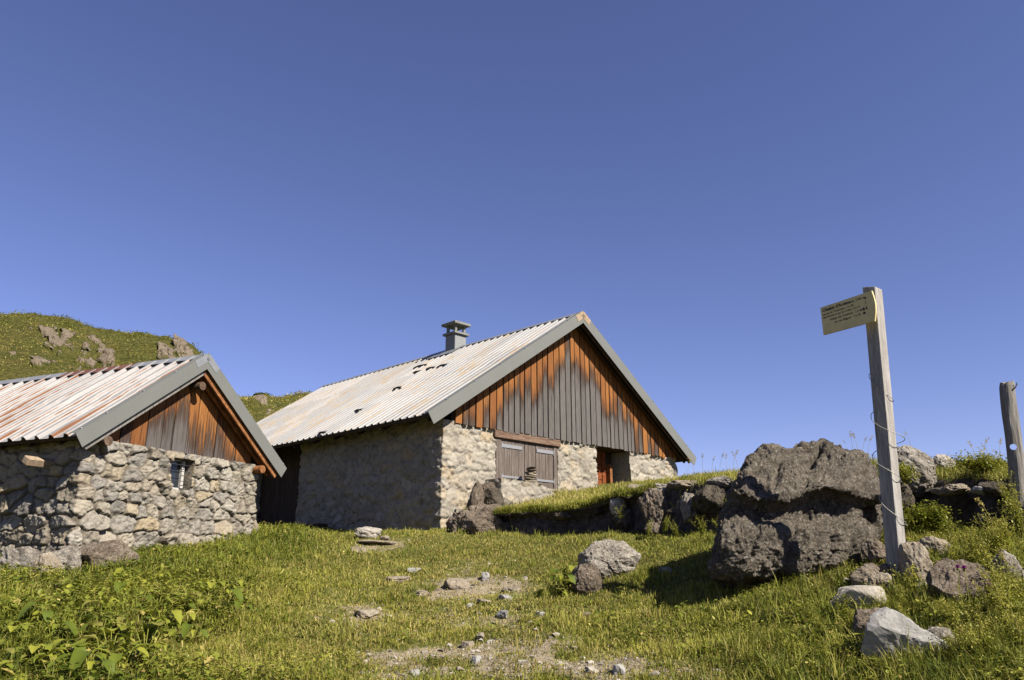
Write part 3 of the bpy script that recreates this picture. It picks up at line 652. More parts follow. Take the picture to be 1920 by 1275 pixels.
# ------------------------------------------------------------------ the small hut
B = Frame(1.16937, -5.76823, 10.23399, 1.57766+EYE+.07, 4.2, 1.59487, 6.15)
hut = thing("stone_hut", tuple(B.P(2.1, 3, 1.6)), "small rubble stone hut with rusty ribbed metal roof at the left edge", "hut")
HB = 1.68+EYE
ztop = lambda u, r: np.minimum(B.top(u)-.14, np.where(r < .4, HB, B.top(u)-.14))
goff = 5.6
masonry("wall", hut, B, [(.3, 5.82), (.3, .22), (3.74, .22), (3.74, 5.82), (.3, 5.82)], ztop, 1.0, HB, .0135, .0135, (.30, .135), .042, .016, M_STONE_HUT, 12,
        openings=[(goff+1.80-.3, goff+2.25-.3, 1.12+EYE, 1.585+EYE, .24)], rough=.021, warp=.05, hvar=1.05, sqp=4.2, tilt=1.5, dome_=.08)
ro = roof_slope(B, hut, -1, .28, .05, M_ROOF_HUT, wav=.006); roof_slope(B, hut, 1, .28, .05, M_ROOF_HUT)
sl = math.hypot(B.h, B.rise)
for (r0, r1, mt) in ((0, 1.5, M_ZINC), (1.47, 3.25, M_RUSTCAP), (3.2, 4.4, M_ZINC), (4.36, 6.15, M_ZINC)):
    mb = MB()
    for sd_ in (-1, 1): slope_board(mb, B, sd_, 0, .2, r0, r1, .046+.004*(mt is M_ZINC), .05+.004*(mt is M_ZINC), 0)
    mb.build("ridge_cap", mt, ro)
for sd_ in (-1, 1):
    mb = MB(); slope_board(mb, B, sd_, .02, sl-.03, .0, 6.1, -.075, -.012, .002); mb.build("roof_deck", M_WOODDARK, hut)
    mb = MB(); mitre_board(mb, B, sd_, sl+.03, -.022, -.01, -.165, .05); slope_board(mb, B, sd_, .03, sl+.03, -.022, .1, .051, .055, 0)
    fl_ = mb.build("rake_flashing", M_FLASH, hut)
    nn = sd_*B.g*B.rise/sl+B.up*B.h/sl; dv = sd_*B.g*B.h/sl-B.up*B.rise/sl
    for v in (.06, .72, 1.4, 2.1, 2.55): mb = MB(); mb.box(B.P(B.h, -.0, B.zE+B.rise)+dv*v+nn*.062, dv*.013, B.r*.013, nn*.009, .003); mb.build("screw", M_IRON, fl_)
    mb = MB(); slope_board(mb, B, sd_, .10, sl-.04, .03, .075, -.245, -.18 if sd_ < 0 else -.078, .004); mb.build("barge_board", M_WOODGREY if sd_ < 0 else M_WOODORANGE, hut)
    mb = MB(); slope_board(mb, B, sd_, .16, sl-.10, .14, .2, -.25, -.078, .004); mb.build("rafter", M_WOODORANGE if sd_ > 0 else M_WOODDARK, hut)
mb = MB()
for sd_ in (-1, 1): slope_board(mb, B, sd_, .0, .3, -.027, -.0228, -.07, .052, .001)
mb.build("apex_plate", M_ZINC, hut)
cladding(B, hut, mat_cladding("hut_gable_boards", .84, .7),   .62, 3.64, HB, .27, .03, .17, .30, .07, 15, gap=.016, step=.006, jit=.004)
for (u, z, r0) in ((.50, 1.64, .02), (2.11, 2.755, .04), (3.67, 1.59, .02)):
    m = MB(); rr_ = np.linspace(r0, 5.9, 12); m.tube(B.P(u+.008*np.sin(rr_*2), rr_, z+EYE+.006*np.cos(rr_*3)), .068+.004*np.sin(rr_*4), 20); m.build("purlin_log", M_LOG if u < 3 else M_WOODORANGE, hut)
m = MB(); B.box(m, 1.74, 2.44, .175, .45, 1.588+EYE, 1.676+EYE, .008); m.build("lintel", M_WOODGREY, hut)
m = MB(); B.box(m, 1.70, 1.75, .34, .37, 1.1+EYE, 1.62+EYE, .004); B.box(m, 2.14, 2.19, .30, .37, 1.149+EYE, 1.571+EYE, .004); B.box(m, 1.74, 2.16, .335, .366, 1.1+EYE, 1.155+EYE, .004); B.box(m, 1.74, 2.16, .335, .366, 1.565+EYE, 1.62+EYE, .004)
wf = m.build("window_frame", M_WHITE, hut)
m = MB(); B.box(m, 1.75, 2.14, .352, .358, 1.15+EYE, 1.57+EYE, 0); m.build("pane", M_GLASS, wf)
m = MB(); B.box(m, 1.6, 2.35, .46, .5, 1.0+EYE, 1.7+EYE, 0); m.build("window_backing", M_WOODDARK, hut)
for z in (1.25, 1.40, 1.50):
    m = MB(); m.tube(B.P(np.array([1.76, 2.0, 2.27]), .24, z+EYE), .005, 6); m.build("window_bar", M_DARKMETAL, hut)
r_, z_ = B.hit_u(47, 863, -.13)
m = MB(); tl = math.radians(28); a1 = B.r*math.cos(tl)+B.up*math.sin(tl); a2 = -B.r*math.sin(tl)+B.up*math.cos(tl)
m.box(B.P(.10, r_, z_), B.g*.23, a1*.06, a2*.052, .01); m.build("beam_end", M_PLY, hut)
m = MB(); B.box(m, .22, .42, .25, 5.8, B.top(.3)-.24, B.top(.3)-.10, .01); m.build("wall_plate", M_WOODDARK, hut)
for r in np.arange(.5, 6, .6):
    m = MB(); slope_board(m, B, -1, sl-.75, sl-.08, r, r+.07, -.16, -.076, .006); m.build("rafter_tail", M_WOODDARK, hut)

# ------------------------------------------------------------------ rocks
def plnoise(P, s=0):                     # piecewise linear noise: flat facets that meet in creases, -1..1
    P = np.asarray(P, float); i = np.floor(P); f = P-i; i = i.astype(np.int64); o = np.argsort(-f, axis=-1); fs = np.take_along_axis(f, o, -1)
    h = lambda q: _hash(q[..., 0], q[..., 1], q[..., 2], s)/4294967295.0*2-1
    c = i.copy(); r = (1-fs[..., 0])*h(c)
    for k_ in range(3):
        c = c+(np.arange(3) == o[..., k_:k_+1]); r = r+(fs[..., k_]-(fs[..., k_+1] if k_ < 2 else 0))*h(c)
    return r
_ROT = np.array(Matrix.Rotation(.9, 3, Vector((.3, .8, .5))))
def plfbm(P, o=3, s=0, gain=.45):
    r = 0; a = 1; t = 0; Q = np.asarray(P, float)@_ROT.T
    for k_ in range(o): r = r+a*plnoise(Q+5.3*k_, s+k_); t += a; a *= gain; Q = (Q*2.3)@_ROT.T
    return r/t
_ico = {}
def ico(n):
    if n not in _ico:
        bm = bmesh.new(); bmesh.ops.create_icosphere(bm, subdivisions=n, radius=1); bm.verts.index_update()
        _ico[n] = (np.array([v.co[:] for v in bm.verts]), np.array([[v.index for v in f.verts] for f in bm.faces])); bm.free()
    return _ico[n]
def facet(P, seed, cells, amp, dirs=None, groove=.018, lim=.09):
    """break a surface into tilted planes: angular, fractured rock"""
    rng = np.random.default_rng(seed+77); mn, mx = P.min(0), P.max(0); sz = (mx-mn).max()
    S = rng.uniform(mn, mx, (cells, 3)); S = P[rng.integers(0, len(P), cells)]+rng.normal(0, .04*sz, (cells, 3)); vec = rng.normal(0, 1, (cells, 3))
    W_ = P+np.stack([fbm(P/sz*5, 2, seed+50+q) for q in range(3)], -1)*sz*.035
    i = np.zeros(len(P), int)
    e = np.zeros(len(P))
    for a in range(0, len(P), 20000):
        d = np.sqrt(((W_[a:a+20000, None]-S[None])**2).sum(-1)); i[a:a+20000] = d.argmin(1); d.partition(1, axis=1); e[a:a+20000] = d[:, 1]-d[:, 0]
    c = P.mean(0); N_ = P-c; N_ /= np.linalg.norm(N_, axis=1)[:, None]+1e-9
    if dirs is not None: N_ = dirs
    t = ((P-S[i])*vec[i]).sum(1)*amp+rng.normal(0, .2*lim*sz, cells)[i]*min(1, amp*4)
    return P+N_*(np.clip(t, -lim*sz, lim*sz)-groove*sz*np.exp(-(e/(.012*sz))**2))[:, None]
def rock_shape(seed, sub, facets=12, rough=.10, sharp=.6, flat=0., cells=30, fac=.17):
    rng = np.random.default_rng(seed); D, T = ico(sub)
    n = rng.normal(size=(facets, 3)); n /= np.linalg.norm(n, axis=1)[:, None]; d = rng.uniform(.62, 1.0, facets)
    q = D@n.T; rad = np.where(q > .15, d[None]/np.maximum(q, .15), 9); rc = rad.min(1); rc = np.minimum(rc, 1.25)
    r = rc*sharp+(1-sharp)*(.9+.1*rc)
    P = D*r[:, None]
    P = P+D*(plfbm(D*1.5+seed, 4, seed, .5)*.34*(1-.55*sharp))[:, None]
    P = P+D*(plfbm(D*4.2+seed, 3, seed+1, .55)*rough*.9)[:, None]+D*(fbm(D*9+seed, 3, seed+2, .6)*rough*.22)[:, None]
    mx, mn = P.max(0), P.min(0); P = (P-(mx+mn)/2)/((mx-mn)/2)
    if flat: P[:, 2] = np.where(P[:, 2] > 1-flat, 1-flat+(P[:, 2]-1+flat)*.25, P[:, 2]); P[:, 2] = P[:, 2]*2/(2-flat*.75)
    return P, T
R_TAN = mat_rock("tan_limestone", (.20, .155, .105), (.38, .315, .23), (.50, .44, .345), (.55, .51, .43), .4, 1.6, .012, crack=.35)
R_WHITE = mat_rock("pale_limestone", (.33, .295, .24), (.50, .45, .375), (.60, .555, .48), (.62, .59, .52), .4, 1.6, .008, crack=.2)
R_BROWN = mat_rock("brown_schist", (.08, .06, .043), (.23, .18, .13), (.38, .31, .24), (.50, .46, .40), .6, 1.6, .018, crack=.5)
R_GREY = mat_rock("grey_slab_stone", (.27, .255, .235), (.42, .405, .375), (.54, .52, .48), (.62, .6, .55), .3, 1.3, .006, crack=.12)
R_LICHEN = mat_rock("lichen_crusted_rock", (.13, .11, .09), (.38, .335, .275), (.60, .555, .475), (.76, .73, .66), .75, 1.8, .02, crack=.5)
R_DARK = mat_rock("dark_shade_rock", (.045, .038, .028), (.12, .098, .07), (.24, .20, .16), (.36, .34, .29), .45, 1.6, .02, crack=.5)  # dark brown; shade of the ledge and hollow is put into this colour
def rock(name, px, py, w, h, mat, seed, label, cat="rock", Y=None, dr=.85, sub=4, yaw=None, tilt=0., sink=.18, group=None, **kw):
    """a rock whose foot shows at photo pixel (px, py) and that spans w by h photo pixels there"""
    if Y is None: G = ground_at(px, py)
    else: G = at(px, py, Y)
    s_ = depth(G)/F; W_, H_ = w*s_, h*s_; P, T = rock_shape(seed, sub, **kw)
    a = yaw if yaw is not None else (seed*1.7) % 6.28
    hh = H_*(1+sink)/2; D_ = W_*dr
    # rotate the unit shape, then fit the wanted size
    c, s2 = math.cos(a), math.sin(a); P = np.stack([P[:, 0]*c-P[:, 1]*s2, P[:, 0]*s2+P[:, 1]*c, P[:, 2]], 1)
    ct, st_ = math.cos(tilt), math.sin(tilt); P = np.stack([P[:, 0]*ct-P[:, 2]*st_, P[:, 1], P[:, 0]*st_+P[:, 2]*ct], 1)
    mx, mn = P.max(0), P.min(0); P = (P-(mx+mn)/2)/((mx-mn)/2)
    P = P*np.array([W_/2, D_/2, hh]); base = np.array([G[0], G[1]+D_*.35, G[2]])
    P = P+base+np.array([0, 0, hh-H_*sink])
    o = meshobj(name, P, T, mat, None, smooth=False, origin=base)
    return tag(o, label, cat, group)

# the big boulder: stepped front with an overhanging lip, a recess shaped to hold a dark shadow band and a bulging foot
def big_boulder():
    G0 = at(1487, 1112, 7.35); s_ = depth(G0)/F*1.02
    N, M_ = 460, 300
    # outline in photo pixels -> metres in the plane facing the camera; (height, left, right)
    out = [(1128,1395,1600),(1112,1350,1615),(1090,1332,1622),(1060,1328,1630),(1030,1336,1632),(1010,1346,1636),(985,1352,1642),(960,1364,1648),(930,1380,1652),(910,1389,1652),(890,1398,1651),(870,1412,1648),(855,1432,1638),(846,1452,1622),(842,1474,1610),(836,1506,1598),(830,1523,1588),(824,1532,1574),(812,1545,1556)]
    hy = np.array([o_[0] for o_ in out], float); lx = np.array([o_[1] for o_ in out], float); rx = np.array([o_[2] for o_ in out], float)
    t = np.linspace(0, 1, M_); yy = 1128-316*t; hyr = hy[::-1]
    L_ = np.interp(yy, hyr, lx[::-1]); R_ = np.interp(yy, hyr, rx[::-1])
    thd = np.linspace(0, 2*np.pi, 6001); pe = lambda v, e: np.sign(v)*np.abs(v)**e; arc = np.r_[0, np.cumsum(np.hypot(np.diff(pe(np.cos(thd), .55)), np.diff(pe(np.sin(thd), .32)*.85)))]
    th = np.interp(np.linspace(0, arc[-1], N, endpoint=False), arc, thd); TH, TT = np.meshgrid(th, t, indexing='ij')
    # depth profile of the front face: metres towards the viewer for each photo row
    prof = np.array([(818,-.95),(835,-.78),(860,-.58),(885,-.38),(905,-.2),(922,-.12),(936,-.03),(942,-.04),(948,-.15),(962,-.225),(984,-.21),(996,-.09),(1003,.04),(1012,.08),(1040,.11),(1065,.07),(1078,.0),(1085,-.14),(1100,-.3),(1128,-.45)], float)
    colx = (L_+R_)[None]/2+(R_-L_)[None]/2*np.sign(np.cos(TH))*np.abs(np.cos(TH))**.55
    # the lip and the recess wander across the face
    wob = fbm(p3(colx/60, TT*0, 2.), 3, 4)*11+np.interp(colx, [1330, 1390, 1440, 1480, 1520, 1560, 1600, 1650], [0, 0, 8, 6, -6, -8, -2, 8])
    PYo = np.broadcast_to(yy[None], TH.shape); rowp = PYo-wob*sstep(1010, 960, PYo)*sstep(850, 900, PYo)
    fr_ = np.interp(rowp, prof[:, 0], prof[:, 1])
    half = (R_-L_)/2*s_
    sidef = sstep(.0, .16, 1-np.abs(colx-(L_+R_)[None]/2)/((R_-L_)[None]/2)); base_ = np.interp(PYo, [818, 880, 940, 1128], [-.9, -.42, -.12, -.25]); fr_ = base_+(fr_-base_)*sidef
    cx = ((L_+R_)/2-1487)*s_
    c, sn = np.cos(TH), np.sin(TH); se = lambda v, e: np.sign(v)*np.abs(v)**e
    X = cx[None]+half[None]*se(c, .55)
    front = sn < 0
    yf = -.62-fr_+.30*X+.04*(TT-.3)
    yfm = -.62-np.interp(yy, prof[:, 0], prof[:, 1])[None]+.30*X
    yb = np.maximum(yfm+.35, 1.0-.25*TT)+.1*X
    ym = (yfm*.45+yb*.55)
    Yv = np.where(front, ym+(yf-ym)*np.abs(sn)**.30, ym+(yb-ym)*np.abs(sn)**.5)
    bk = np.clip(Yv+.62, 0, 9); X = (X-cx[None])*(1-.10*bk)+cx[None]+.36*bk
    Zv = (1112-PYo)*s_
    P = np.stack([X, Yv, Zv], -1)
    Pw = np.concatenate([P[-3:], P, P[:3]]); dU = np.gradient(Pw, axis=0)[3:-3]; dT = np.gradient(P, axis=1); nx = np.cross(dU, dT)
    for _ in range(6): nx = (np.roll(nx, 1, 0)+np.roll(nx, -1, 0)+2*nx)/4; nx[:, 1:-1] = (nx[:, :-2]+nx[:, 2:]+2*nx[:, 1:-1])/4
    nx /= np.linalg.norm(nx, axis=-1)[..., None]+1e-9
    q = P*1.0
    wig = q+np.stack([fbm(q*1.5, 2, 60), fbm(q*1.5, 2, 61), fbm(q*1.5, 2, 62)], -1)*.10
    low = sstep(985, 1010, PYo); lump = fbm(q*2.4, 3, 74)
    sl_ = np.stack([wig[..., 0]*1.0-wig[..., 2]*.38, wig[..., 1], wig[..., 2]*.55+wig[..., 0]*.2], -1)
    disp = plfbm(wig*2.0, 2, 70, .5)*.10+plfbm(sl_*6.0, 4, 71, .62)*(.085-.012*low)+plfbm(wig*21, 3, 72, .6)*(.019+.002*low)+fbm(q*40, 2, 76, .6)*.004
    disp = disp*sstep(1., .93, TT)
    # hard cracks
    for (x0, x1, y0, y1, dp) in ((1546, 1512, 832, 892, .14), (1470, 1452, 880, 935, .05), (1420, 1405, 1000, 1050, .08), (1490, 1470, 1000, 1060, .08), (1560, 1555, 1005, 1045, .06)):
        lx_ = x0+(x1-x0)*np.clip((PYo-y0)/(y1-y0), 0, 1)+fbm(p3(PYo/14, x0, 0), 3, 80)*9; inb = sstep(y0-12, y0+6, PYo)*sstep(y1+14, y1-6, PYo)
        disp = disp-dp*np.exp(-np.abs((colx-lx_+lump*10)/5.))*inb*front
    P = P+nx*disp[..., None]
    # split rib on the right side
    rid = np.exp(-((colx-1640)/9.)**2)*sstep(900, 950, PYo)*front; P[..., 1] -= rid*.18
    V = P.reshape(-1, 3); V = V*np.array([1.14, 1, 1.06]); i = np.arange(N)[:, None]*M_; i2 = ((np.arange(N)+1) % N)[:, None]*M_; j = np.arange(M_-1)[None]
    Q = np.stack([i+j, i2+j, i2+j+1, i+j+1], -1).reshape(-1, 4)
    topc = P[:, -1].mean(0)+np.array([0, 0, .02]); V = np.vstack([V, topc]); T = np.array([[q*M_+M_-1, ((q+1) % N)*M_+M_-1, N*M_] for q in range(N)])
    V = V+np.array([G0[0]+.03, G0[1]+.55, G0[2]])
    return meshobj("boulder", V, [Q, T], R_BIG, None, smooth=False, origin=(G0[0], G0[1]+.55, G0[2]))
R_BIG = mat_rock("weathered_boulder_rock", (.06, .048, .037), (.205, .17, .128), (.40, .345, .275), (.68, .64, .56), .9, 3.0, .035, crack=.5, oi=False)
tag(big_boulder(), "huge dark brown furrowed boulder standing left of the signpost", "boulder")
rock("boulder", 1147, 1087, 122, 74, R_LICHEN, 31, "rounded lichen-crusted boulder in the grass left of the huge boulder", "boulder", sub=6, rough=.13, facets=9, dr=.8)
rock("rock", 1104, 1112, 64, 54, R_BROWN, 44, "small dark rock leaning on the lichen-crusted boulder", sub=5, rough=.12, Y=ground_at(1150, 1090)[1]-.25)
rock("boulder", 893, 1032, 124, 92, R_BROWN, 57, "broad rounded rock with dark left side at the foot of the chalet corner", "boulder", sub=6, rough=.13, dr=1.2, facets=10, Y=14.6)
rock("rock", 893, 962, 30, 62, R_BROWN, 61, "upright narrow rock against the lit chalet wall left of the shutters", sub=5, Y=16.2, dr=1.)
rock("rock", 925, 958, 46, 46, R_DARK, 62, "dark hunched rock between the narrow upright rock and the grass bank", sub=5, Y=16.4, dr=.9)
rock("rock", 914, 930, 40, 28, R_BROWN, 63, "brown rock perched above the dark hunched rock by the chalet wall", sub=5, Y=16.7, dr=.9)
rock("rock", 688, 1009, 52, 21, R_WHITE, 71, "white angular rock in front of the shaded chalet wall", sub=5, dr=.6)
rock("rock", 720, 1012, 20, 8, R_TAN, 72, "tiny tan stone right of the white angular rock", sub=4)
L_ = [("rock", 962, 1002, 40, 26, R_BROWN, 81, "brown rock wedged under the grass edge right of the broad rounded rock", 14.6),
      ("rock", 994, 1004, 56, 26, R_LICHEN, 82, "grey speckled rock low in the ledge below the cairn", 14.4),
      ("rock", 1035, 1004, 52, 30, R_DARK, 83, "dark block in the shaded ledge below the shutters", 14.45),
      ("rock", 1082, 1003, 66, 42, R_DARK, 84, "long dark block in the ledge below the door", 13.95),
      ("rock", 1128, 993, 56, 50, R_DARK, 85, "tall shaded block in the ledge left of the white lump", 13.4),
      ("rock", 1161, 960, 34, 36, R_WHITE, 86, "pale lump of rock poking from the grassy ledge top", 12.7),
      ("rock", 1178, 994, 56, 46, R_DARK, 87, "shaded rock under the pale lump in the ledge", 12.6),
      ("rock", 1060, 972, 44, 16, R_BROWN, 98, "brown rock breaking out of the grassy lip below the shutters", 13.6),
      ("rock", 1118, 962, 36, 20, R_DARK, 99, "dark pointed rock at the grassy lip below the door", 13.2),
      ("rock", 1196, 930, 40, 24, R_TAN, 88, "flat tan rock in the grass of the ledge top below the chalet", 13.2),
      ("rock", 1232, 978, 60, 66, R_BROWN, 89, "rust brown overhanging rock in the middle of the ledge", 12.0),
      ("rock", 1240, 930, 84, 26, R_LICHEN, 90, "wide grey capstone above the rust brown rock", 12.3),
      ("rock", 1228, 1004, 36, 26, R_BROWN, 91, "small orange brown stone at the foot of the ledge", 11.6),
      ("rock", 1297, 972, 36, 50, R_LICHEN, 92, "upright pale grey rock in the dark gap of the ledge", 11.3),
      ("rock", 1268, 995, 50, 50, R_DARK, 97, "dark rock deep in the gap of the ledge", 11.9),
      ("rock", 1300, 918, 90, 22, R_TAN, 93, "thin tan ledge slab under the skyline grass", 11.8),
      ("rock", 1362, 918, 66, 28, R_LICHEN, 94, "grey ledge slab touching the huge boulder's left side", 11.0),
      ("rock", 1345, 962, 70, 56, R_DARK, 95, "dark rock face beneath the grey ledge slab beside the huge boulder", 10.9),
      ("rock", 1512, 850, 26, 26, R_BROWN, 96, "small dark stone sitting behind the crest of the huge boulder", 8.15)]
for (n_, px, py, w, h, mt, sd_, lb, Y) in L_: rock(n_, px, py, w, h, mt, sd_, lb, Y=Y, sub=5, dr=1.1, rough=.14, facets=10)
# right bank
for (px, py, w, h, mt, sd_, lb, kw) in [
    (1720, 915, 104, 84, R_LICHEN, 101, "tall grey rock on the bank just behind the signpost", dict(Y=8.9, sub=6, facets=8)),
    (1774, 882, 50, 32, R_WHITE, 102, "pale pointed stone right of the tall grey rock on the bank", dict(Y=9.3)),
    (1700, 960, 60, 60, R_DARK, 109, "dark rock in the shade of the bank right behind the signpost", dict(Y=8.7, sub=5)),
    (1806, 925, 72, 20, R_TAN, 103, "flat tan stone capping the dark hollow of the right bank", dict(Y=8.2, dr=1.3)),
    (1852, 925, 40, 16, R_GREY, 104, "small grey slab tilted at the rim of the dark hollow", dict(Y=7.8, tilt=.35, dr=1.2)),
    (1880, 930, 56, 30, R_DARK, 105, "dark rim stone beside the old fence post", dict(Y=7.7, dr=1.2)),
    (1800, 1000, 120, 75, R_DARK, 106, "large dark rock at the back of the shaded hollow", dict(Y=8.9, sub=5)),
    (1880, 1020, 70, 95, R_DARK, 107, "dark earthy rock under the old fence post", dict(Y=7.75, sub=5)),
    (1730, 1092, 62, 76, R_TAN, 111, "tan rock leaning at the right of the signpost foot", dict(Y=6.35, sub=5, tilt=-.3)),
    (1760, 1050, 60, 44, R_TAN, 112, "tan stone half hidden behind the leaning tan rock", dict(Y=6.9, sub=5)),
    (1652, 1122, 86, 60, R_TAN, 113, "knobbly cream rock at the left of the signpost foot", dict(sub=6, rough=.14)),
    (1636, 1082, 36, 26, R_BROWN, 114, "rounded brown stone behind the knobbly cream rock", dict(Y=6.5, sub=5)),
    (1660, 1080, 32, 24, R_BROWN, 115, "smaller brown stone touching the signpost's left foot", dict(Y=6.5, sub=5)),
    (1650, 1050, 50, 40, R_BROWN, 119, "brown rock in the gap between the huge boulder and the signpost", dict(Y=7.2, sub=5)),
    (1594, 1118, 24, 34, R_WHITE, 116, "small upright white stone below the huge boulder", dict(sub=4)),
    (1618, 1160, 100, 58, R_WHITE, 117, "flat-topped white block in the weeds below the huge boulder", dict(sub=5, flat=.4, sharp=.9, facets=9, rough=.05, tilt=.08, fac=.08)),
    (1548, 1122, 26, 14, R_TAN, 118, "small tan stone in the shade under the huge boulder", dict(sub=4)),
    (1824, 1146, 122, 96, R_BROWN, 121, "big sloping brown rock among the weeds at the right", dict(sub=6, sharp=.8, facets=9, tilt=.2)),
    (1738, 1112, 40, 20, R_WHITE, 122, "small pale slab left of the big sloping brown rock", dict(sub=4, flat=.4)),
    (1906, 1104, 64, 72, R_LICHEN, 123, "grey rock cut by the right edge of the photo", dict(sub=5)),
    (1650, 1220, 80, 72, R_BROWN, 124, "brown rock leaning on the grey angular slab at the lower right", dict(sub=5, tilt=-.35)),
    (1712, 1262, 172, 112, R_GREY, 131, "smooth grey angular slab in the grass at the lower right", dict(sub=5, sharp=1., facets=7, rough=.03, tilt=-.25, dr=.7, fac=.16, cells=16)),
    (1772, 1240, 66, 60, R_LICHEN, 126, "rough pale rock on the right shoulder of the grey angular slab", dict(sub=5))]:
    rock("rock", px, py, w, h, mt, sd_, lb, **{**dict(sub=5), **kw})
# footing stones of the hut
for (px, py, w, h, mt, sd_, lb) in [(26, 1086, 86, 60, R_LICHEN, 141, "speckled footing rock of the hut at the left edge"), (74, 1092, 60, 56, R_TAN, 142, "tan footing rock of the hut beside the speckled one"),
        (112, 1086, 62, 60, R_LICHEN, 143, "ribbed pale footing rock left of the dark brown footing boulder"), (176, 1078, 130, 66, R_BROWN, 144, "dark brown footing boulder under the hut corner"), (450, 1005, 56, 40, R_TAN, 145, "pale rough footing rock under the right corner of the hut")]:
    gp = ground_at(px, py); rock("rock", px, py, w, h, mt, sd_, lb, sub=5, rough=.12, dr=.7, Y=gp[1]-.1)
# stones bedded in the path
for (px, py, w, h, mt, lb) in [(855, 1103, 54, 19, R_TAN, "largest tan stone bedded in the middle of the grassy path"), (790, 1119, 50, 10, R_TAN, "long flat stone left of the largest path stone"), (742, 1090, 56, 9, R_TAN, "long flat tan stone highest on the left of the path"),
        (683, 1158, 48, 13, R_TAN, "flat reddish tan stone at the left margin of the path"), (962, 1110, 42, 9, R_TAN, "pale tapered stone right of the largest path stone"), (908, 1133, 28, 9, R_TAN, "small tan stone below the pale tapered stone"),
        (946, 1128, 32, 12, R_GREY, "grey stone just below the pale tapered stone"), (880, 1139, 20, 7, R_GREY, "flat blue-grey stone below the largest path stone"), (853, 1131, 28, 6, R_TAN, "thin tan stone right below the largest path stone"),
        (942, 1158, 22, 12, R_GREY, "upright grey stone in the middle of the path"), (1013, 1157, 20, 9, R_GREY, "dark grey stone right of the upright grey stone"), (705, 1020, 92, 8, R_TAN, "wide worn slab near the white angular rock"),
        (670, 1040, 38, 14, R_TAN, "tan slab below the wide worn slab"), (910, 1085, 16, 12, R_GREY, "small grey stone above the largest path stone"), (985, 1088, 14, 6, R_WHITE, "small white stone at the right of the upper path"),
        (1163, 1272, 26, 24, R_GREY, "upright grey stone at the bottom edge of the photo"), (1108, 1262, 20, 10, R_WHITE, "small white stone at the bottom right of the gravel"), (777, 1266, 22, 9, R_GREY, "small grey stone at the bottom left of the gravel"),
        (876, 1215, 26, 10, R_TAN, "tan stone on the left of the gravel patch"), (900, 1199, 16, 11, R_TAN, "little tan stone at the top of the gravel patch"), (1076, 1221, 18, 8, R_WHITE, "white stone on the right of the gravel patch"),
        (893, 1246, 20, 14, R_GREY, "grey stone in the middle of the gravel patch"), (861, 1257, 18, 6, R_TAN, "flat tan stone at the bottom of the gravel patch"), (1100, 1155, 16, 5, R_TAN, "tiny tan stone below the lichen-crusted boulder"),
        (1249, 1076, 26, 12, R_GREY, "pale grey stone at the edge of the huge boulder's shadow"), (1520, 1212, 12, 14, R_TAN, "small upright tan stone in the weeds at the lower right"), (1505, 1163, 20, 6, R_TAN, "tan stone at the edge of bare soil below the huge boulder"), (775, 1072, 26, 7, R_GREY, "grey flat stone high on the left of the path")]:
    rock("stone", px, py, w, h, mt, 200+int(px*7+py) % 997, lb, "stone", sub=4, dr=1.4, sink=.7, flat=.3, rough=.08, sharp=.85)
# masonry bench below the shutters, with a small cairn on it
bn = thing("stone_bench", tuple(A.P(3, .1, 1.5+EYE)), "low mortared stone bench below the shutters carrying a small cairn", "stone bench")
bx = [(1.95, .38), (1.95, -.12), (3.62, -.12), (3.62, .38)]
fr_flip = True
masonry("body", bn, A, bx, lambda u, r: np.interp(u, [1.9, 3.1, 3.62], [1.80, 1.77, 1.60])+EYE, .9+EYE, 1.82+EYE, .025, .025, (.3, .16), .025, .03, M_STONE_MAIN, 77, rough=.014, warp=.07, fill=.6, cracks=.03)
P_, T_ = rock_shape(78, 5, flat=.6, rough=.05)
P_ = P_*np.array([.88, .26, .12]); V_ = A.P(2.79+P_[:, 0], .13+P_[:, 1], 1.70+EYE+P_[:, 2]-.05*np.clip(P_[:, 0]-.3, 0, 1)*3); meshobj("top_slab", V_, T_, R_TAN, bn, smooth=True)
rg = np.random.default_rng(5); zc = 1.80+EYE
labs = ["widest bottom stone of the cairn", "second flat stone from the bottom of the cairn", "brown flat stone in the lower half of the cairn", "tan flat stone in the middle of the cairn", "smaller flat stone in the upper half of the cairn", "stone just under the top of the cairn", "dark top stone of the cairn"]
for i, lb in enumerate(labs):
    P_, T_ = rock_shape(300+i, 4, flat=.5, sharp=.9, rough=.05); wd = .34-.033*i; h_ = .052; P_ = P_*np.array([wd*.62, .13, h_*.62])
    V_ = A.P(3.13+rg.normal(0, .025)+P_[:, 0], .12+P_[:, 1], zc+h_/2+P_[:, 2]); zc += h_*.98
    tag(meshobj("flat_stone", V_, T_, R_BROWN if i > 4 else R_TAN, None, smooth=False, origin=tuple(V_.mean(0))), lb, "stone", "stones of the small cairn")
# loose plank lying by the shaded wall
m = MB(); A.box(m, .15, .42, 4.2, 6.3, .80+EYE, .93+EYE, .02); tag(m.build("timber_beam", M_WOODDARK, None, origin=tuple(A.P(.28, 5.2, .8+EYE))), "dark timber beam lying at the foot of the shaded chalet wall", "timber")

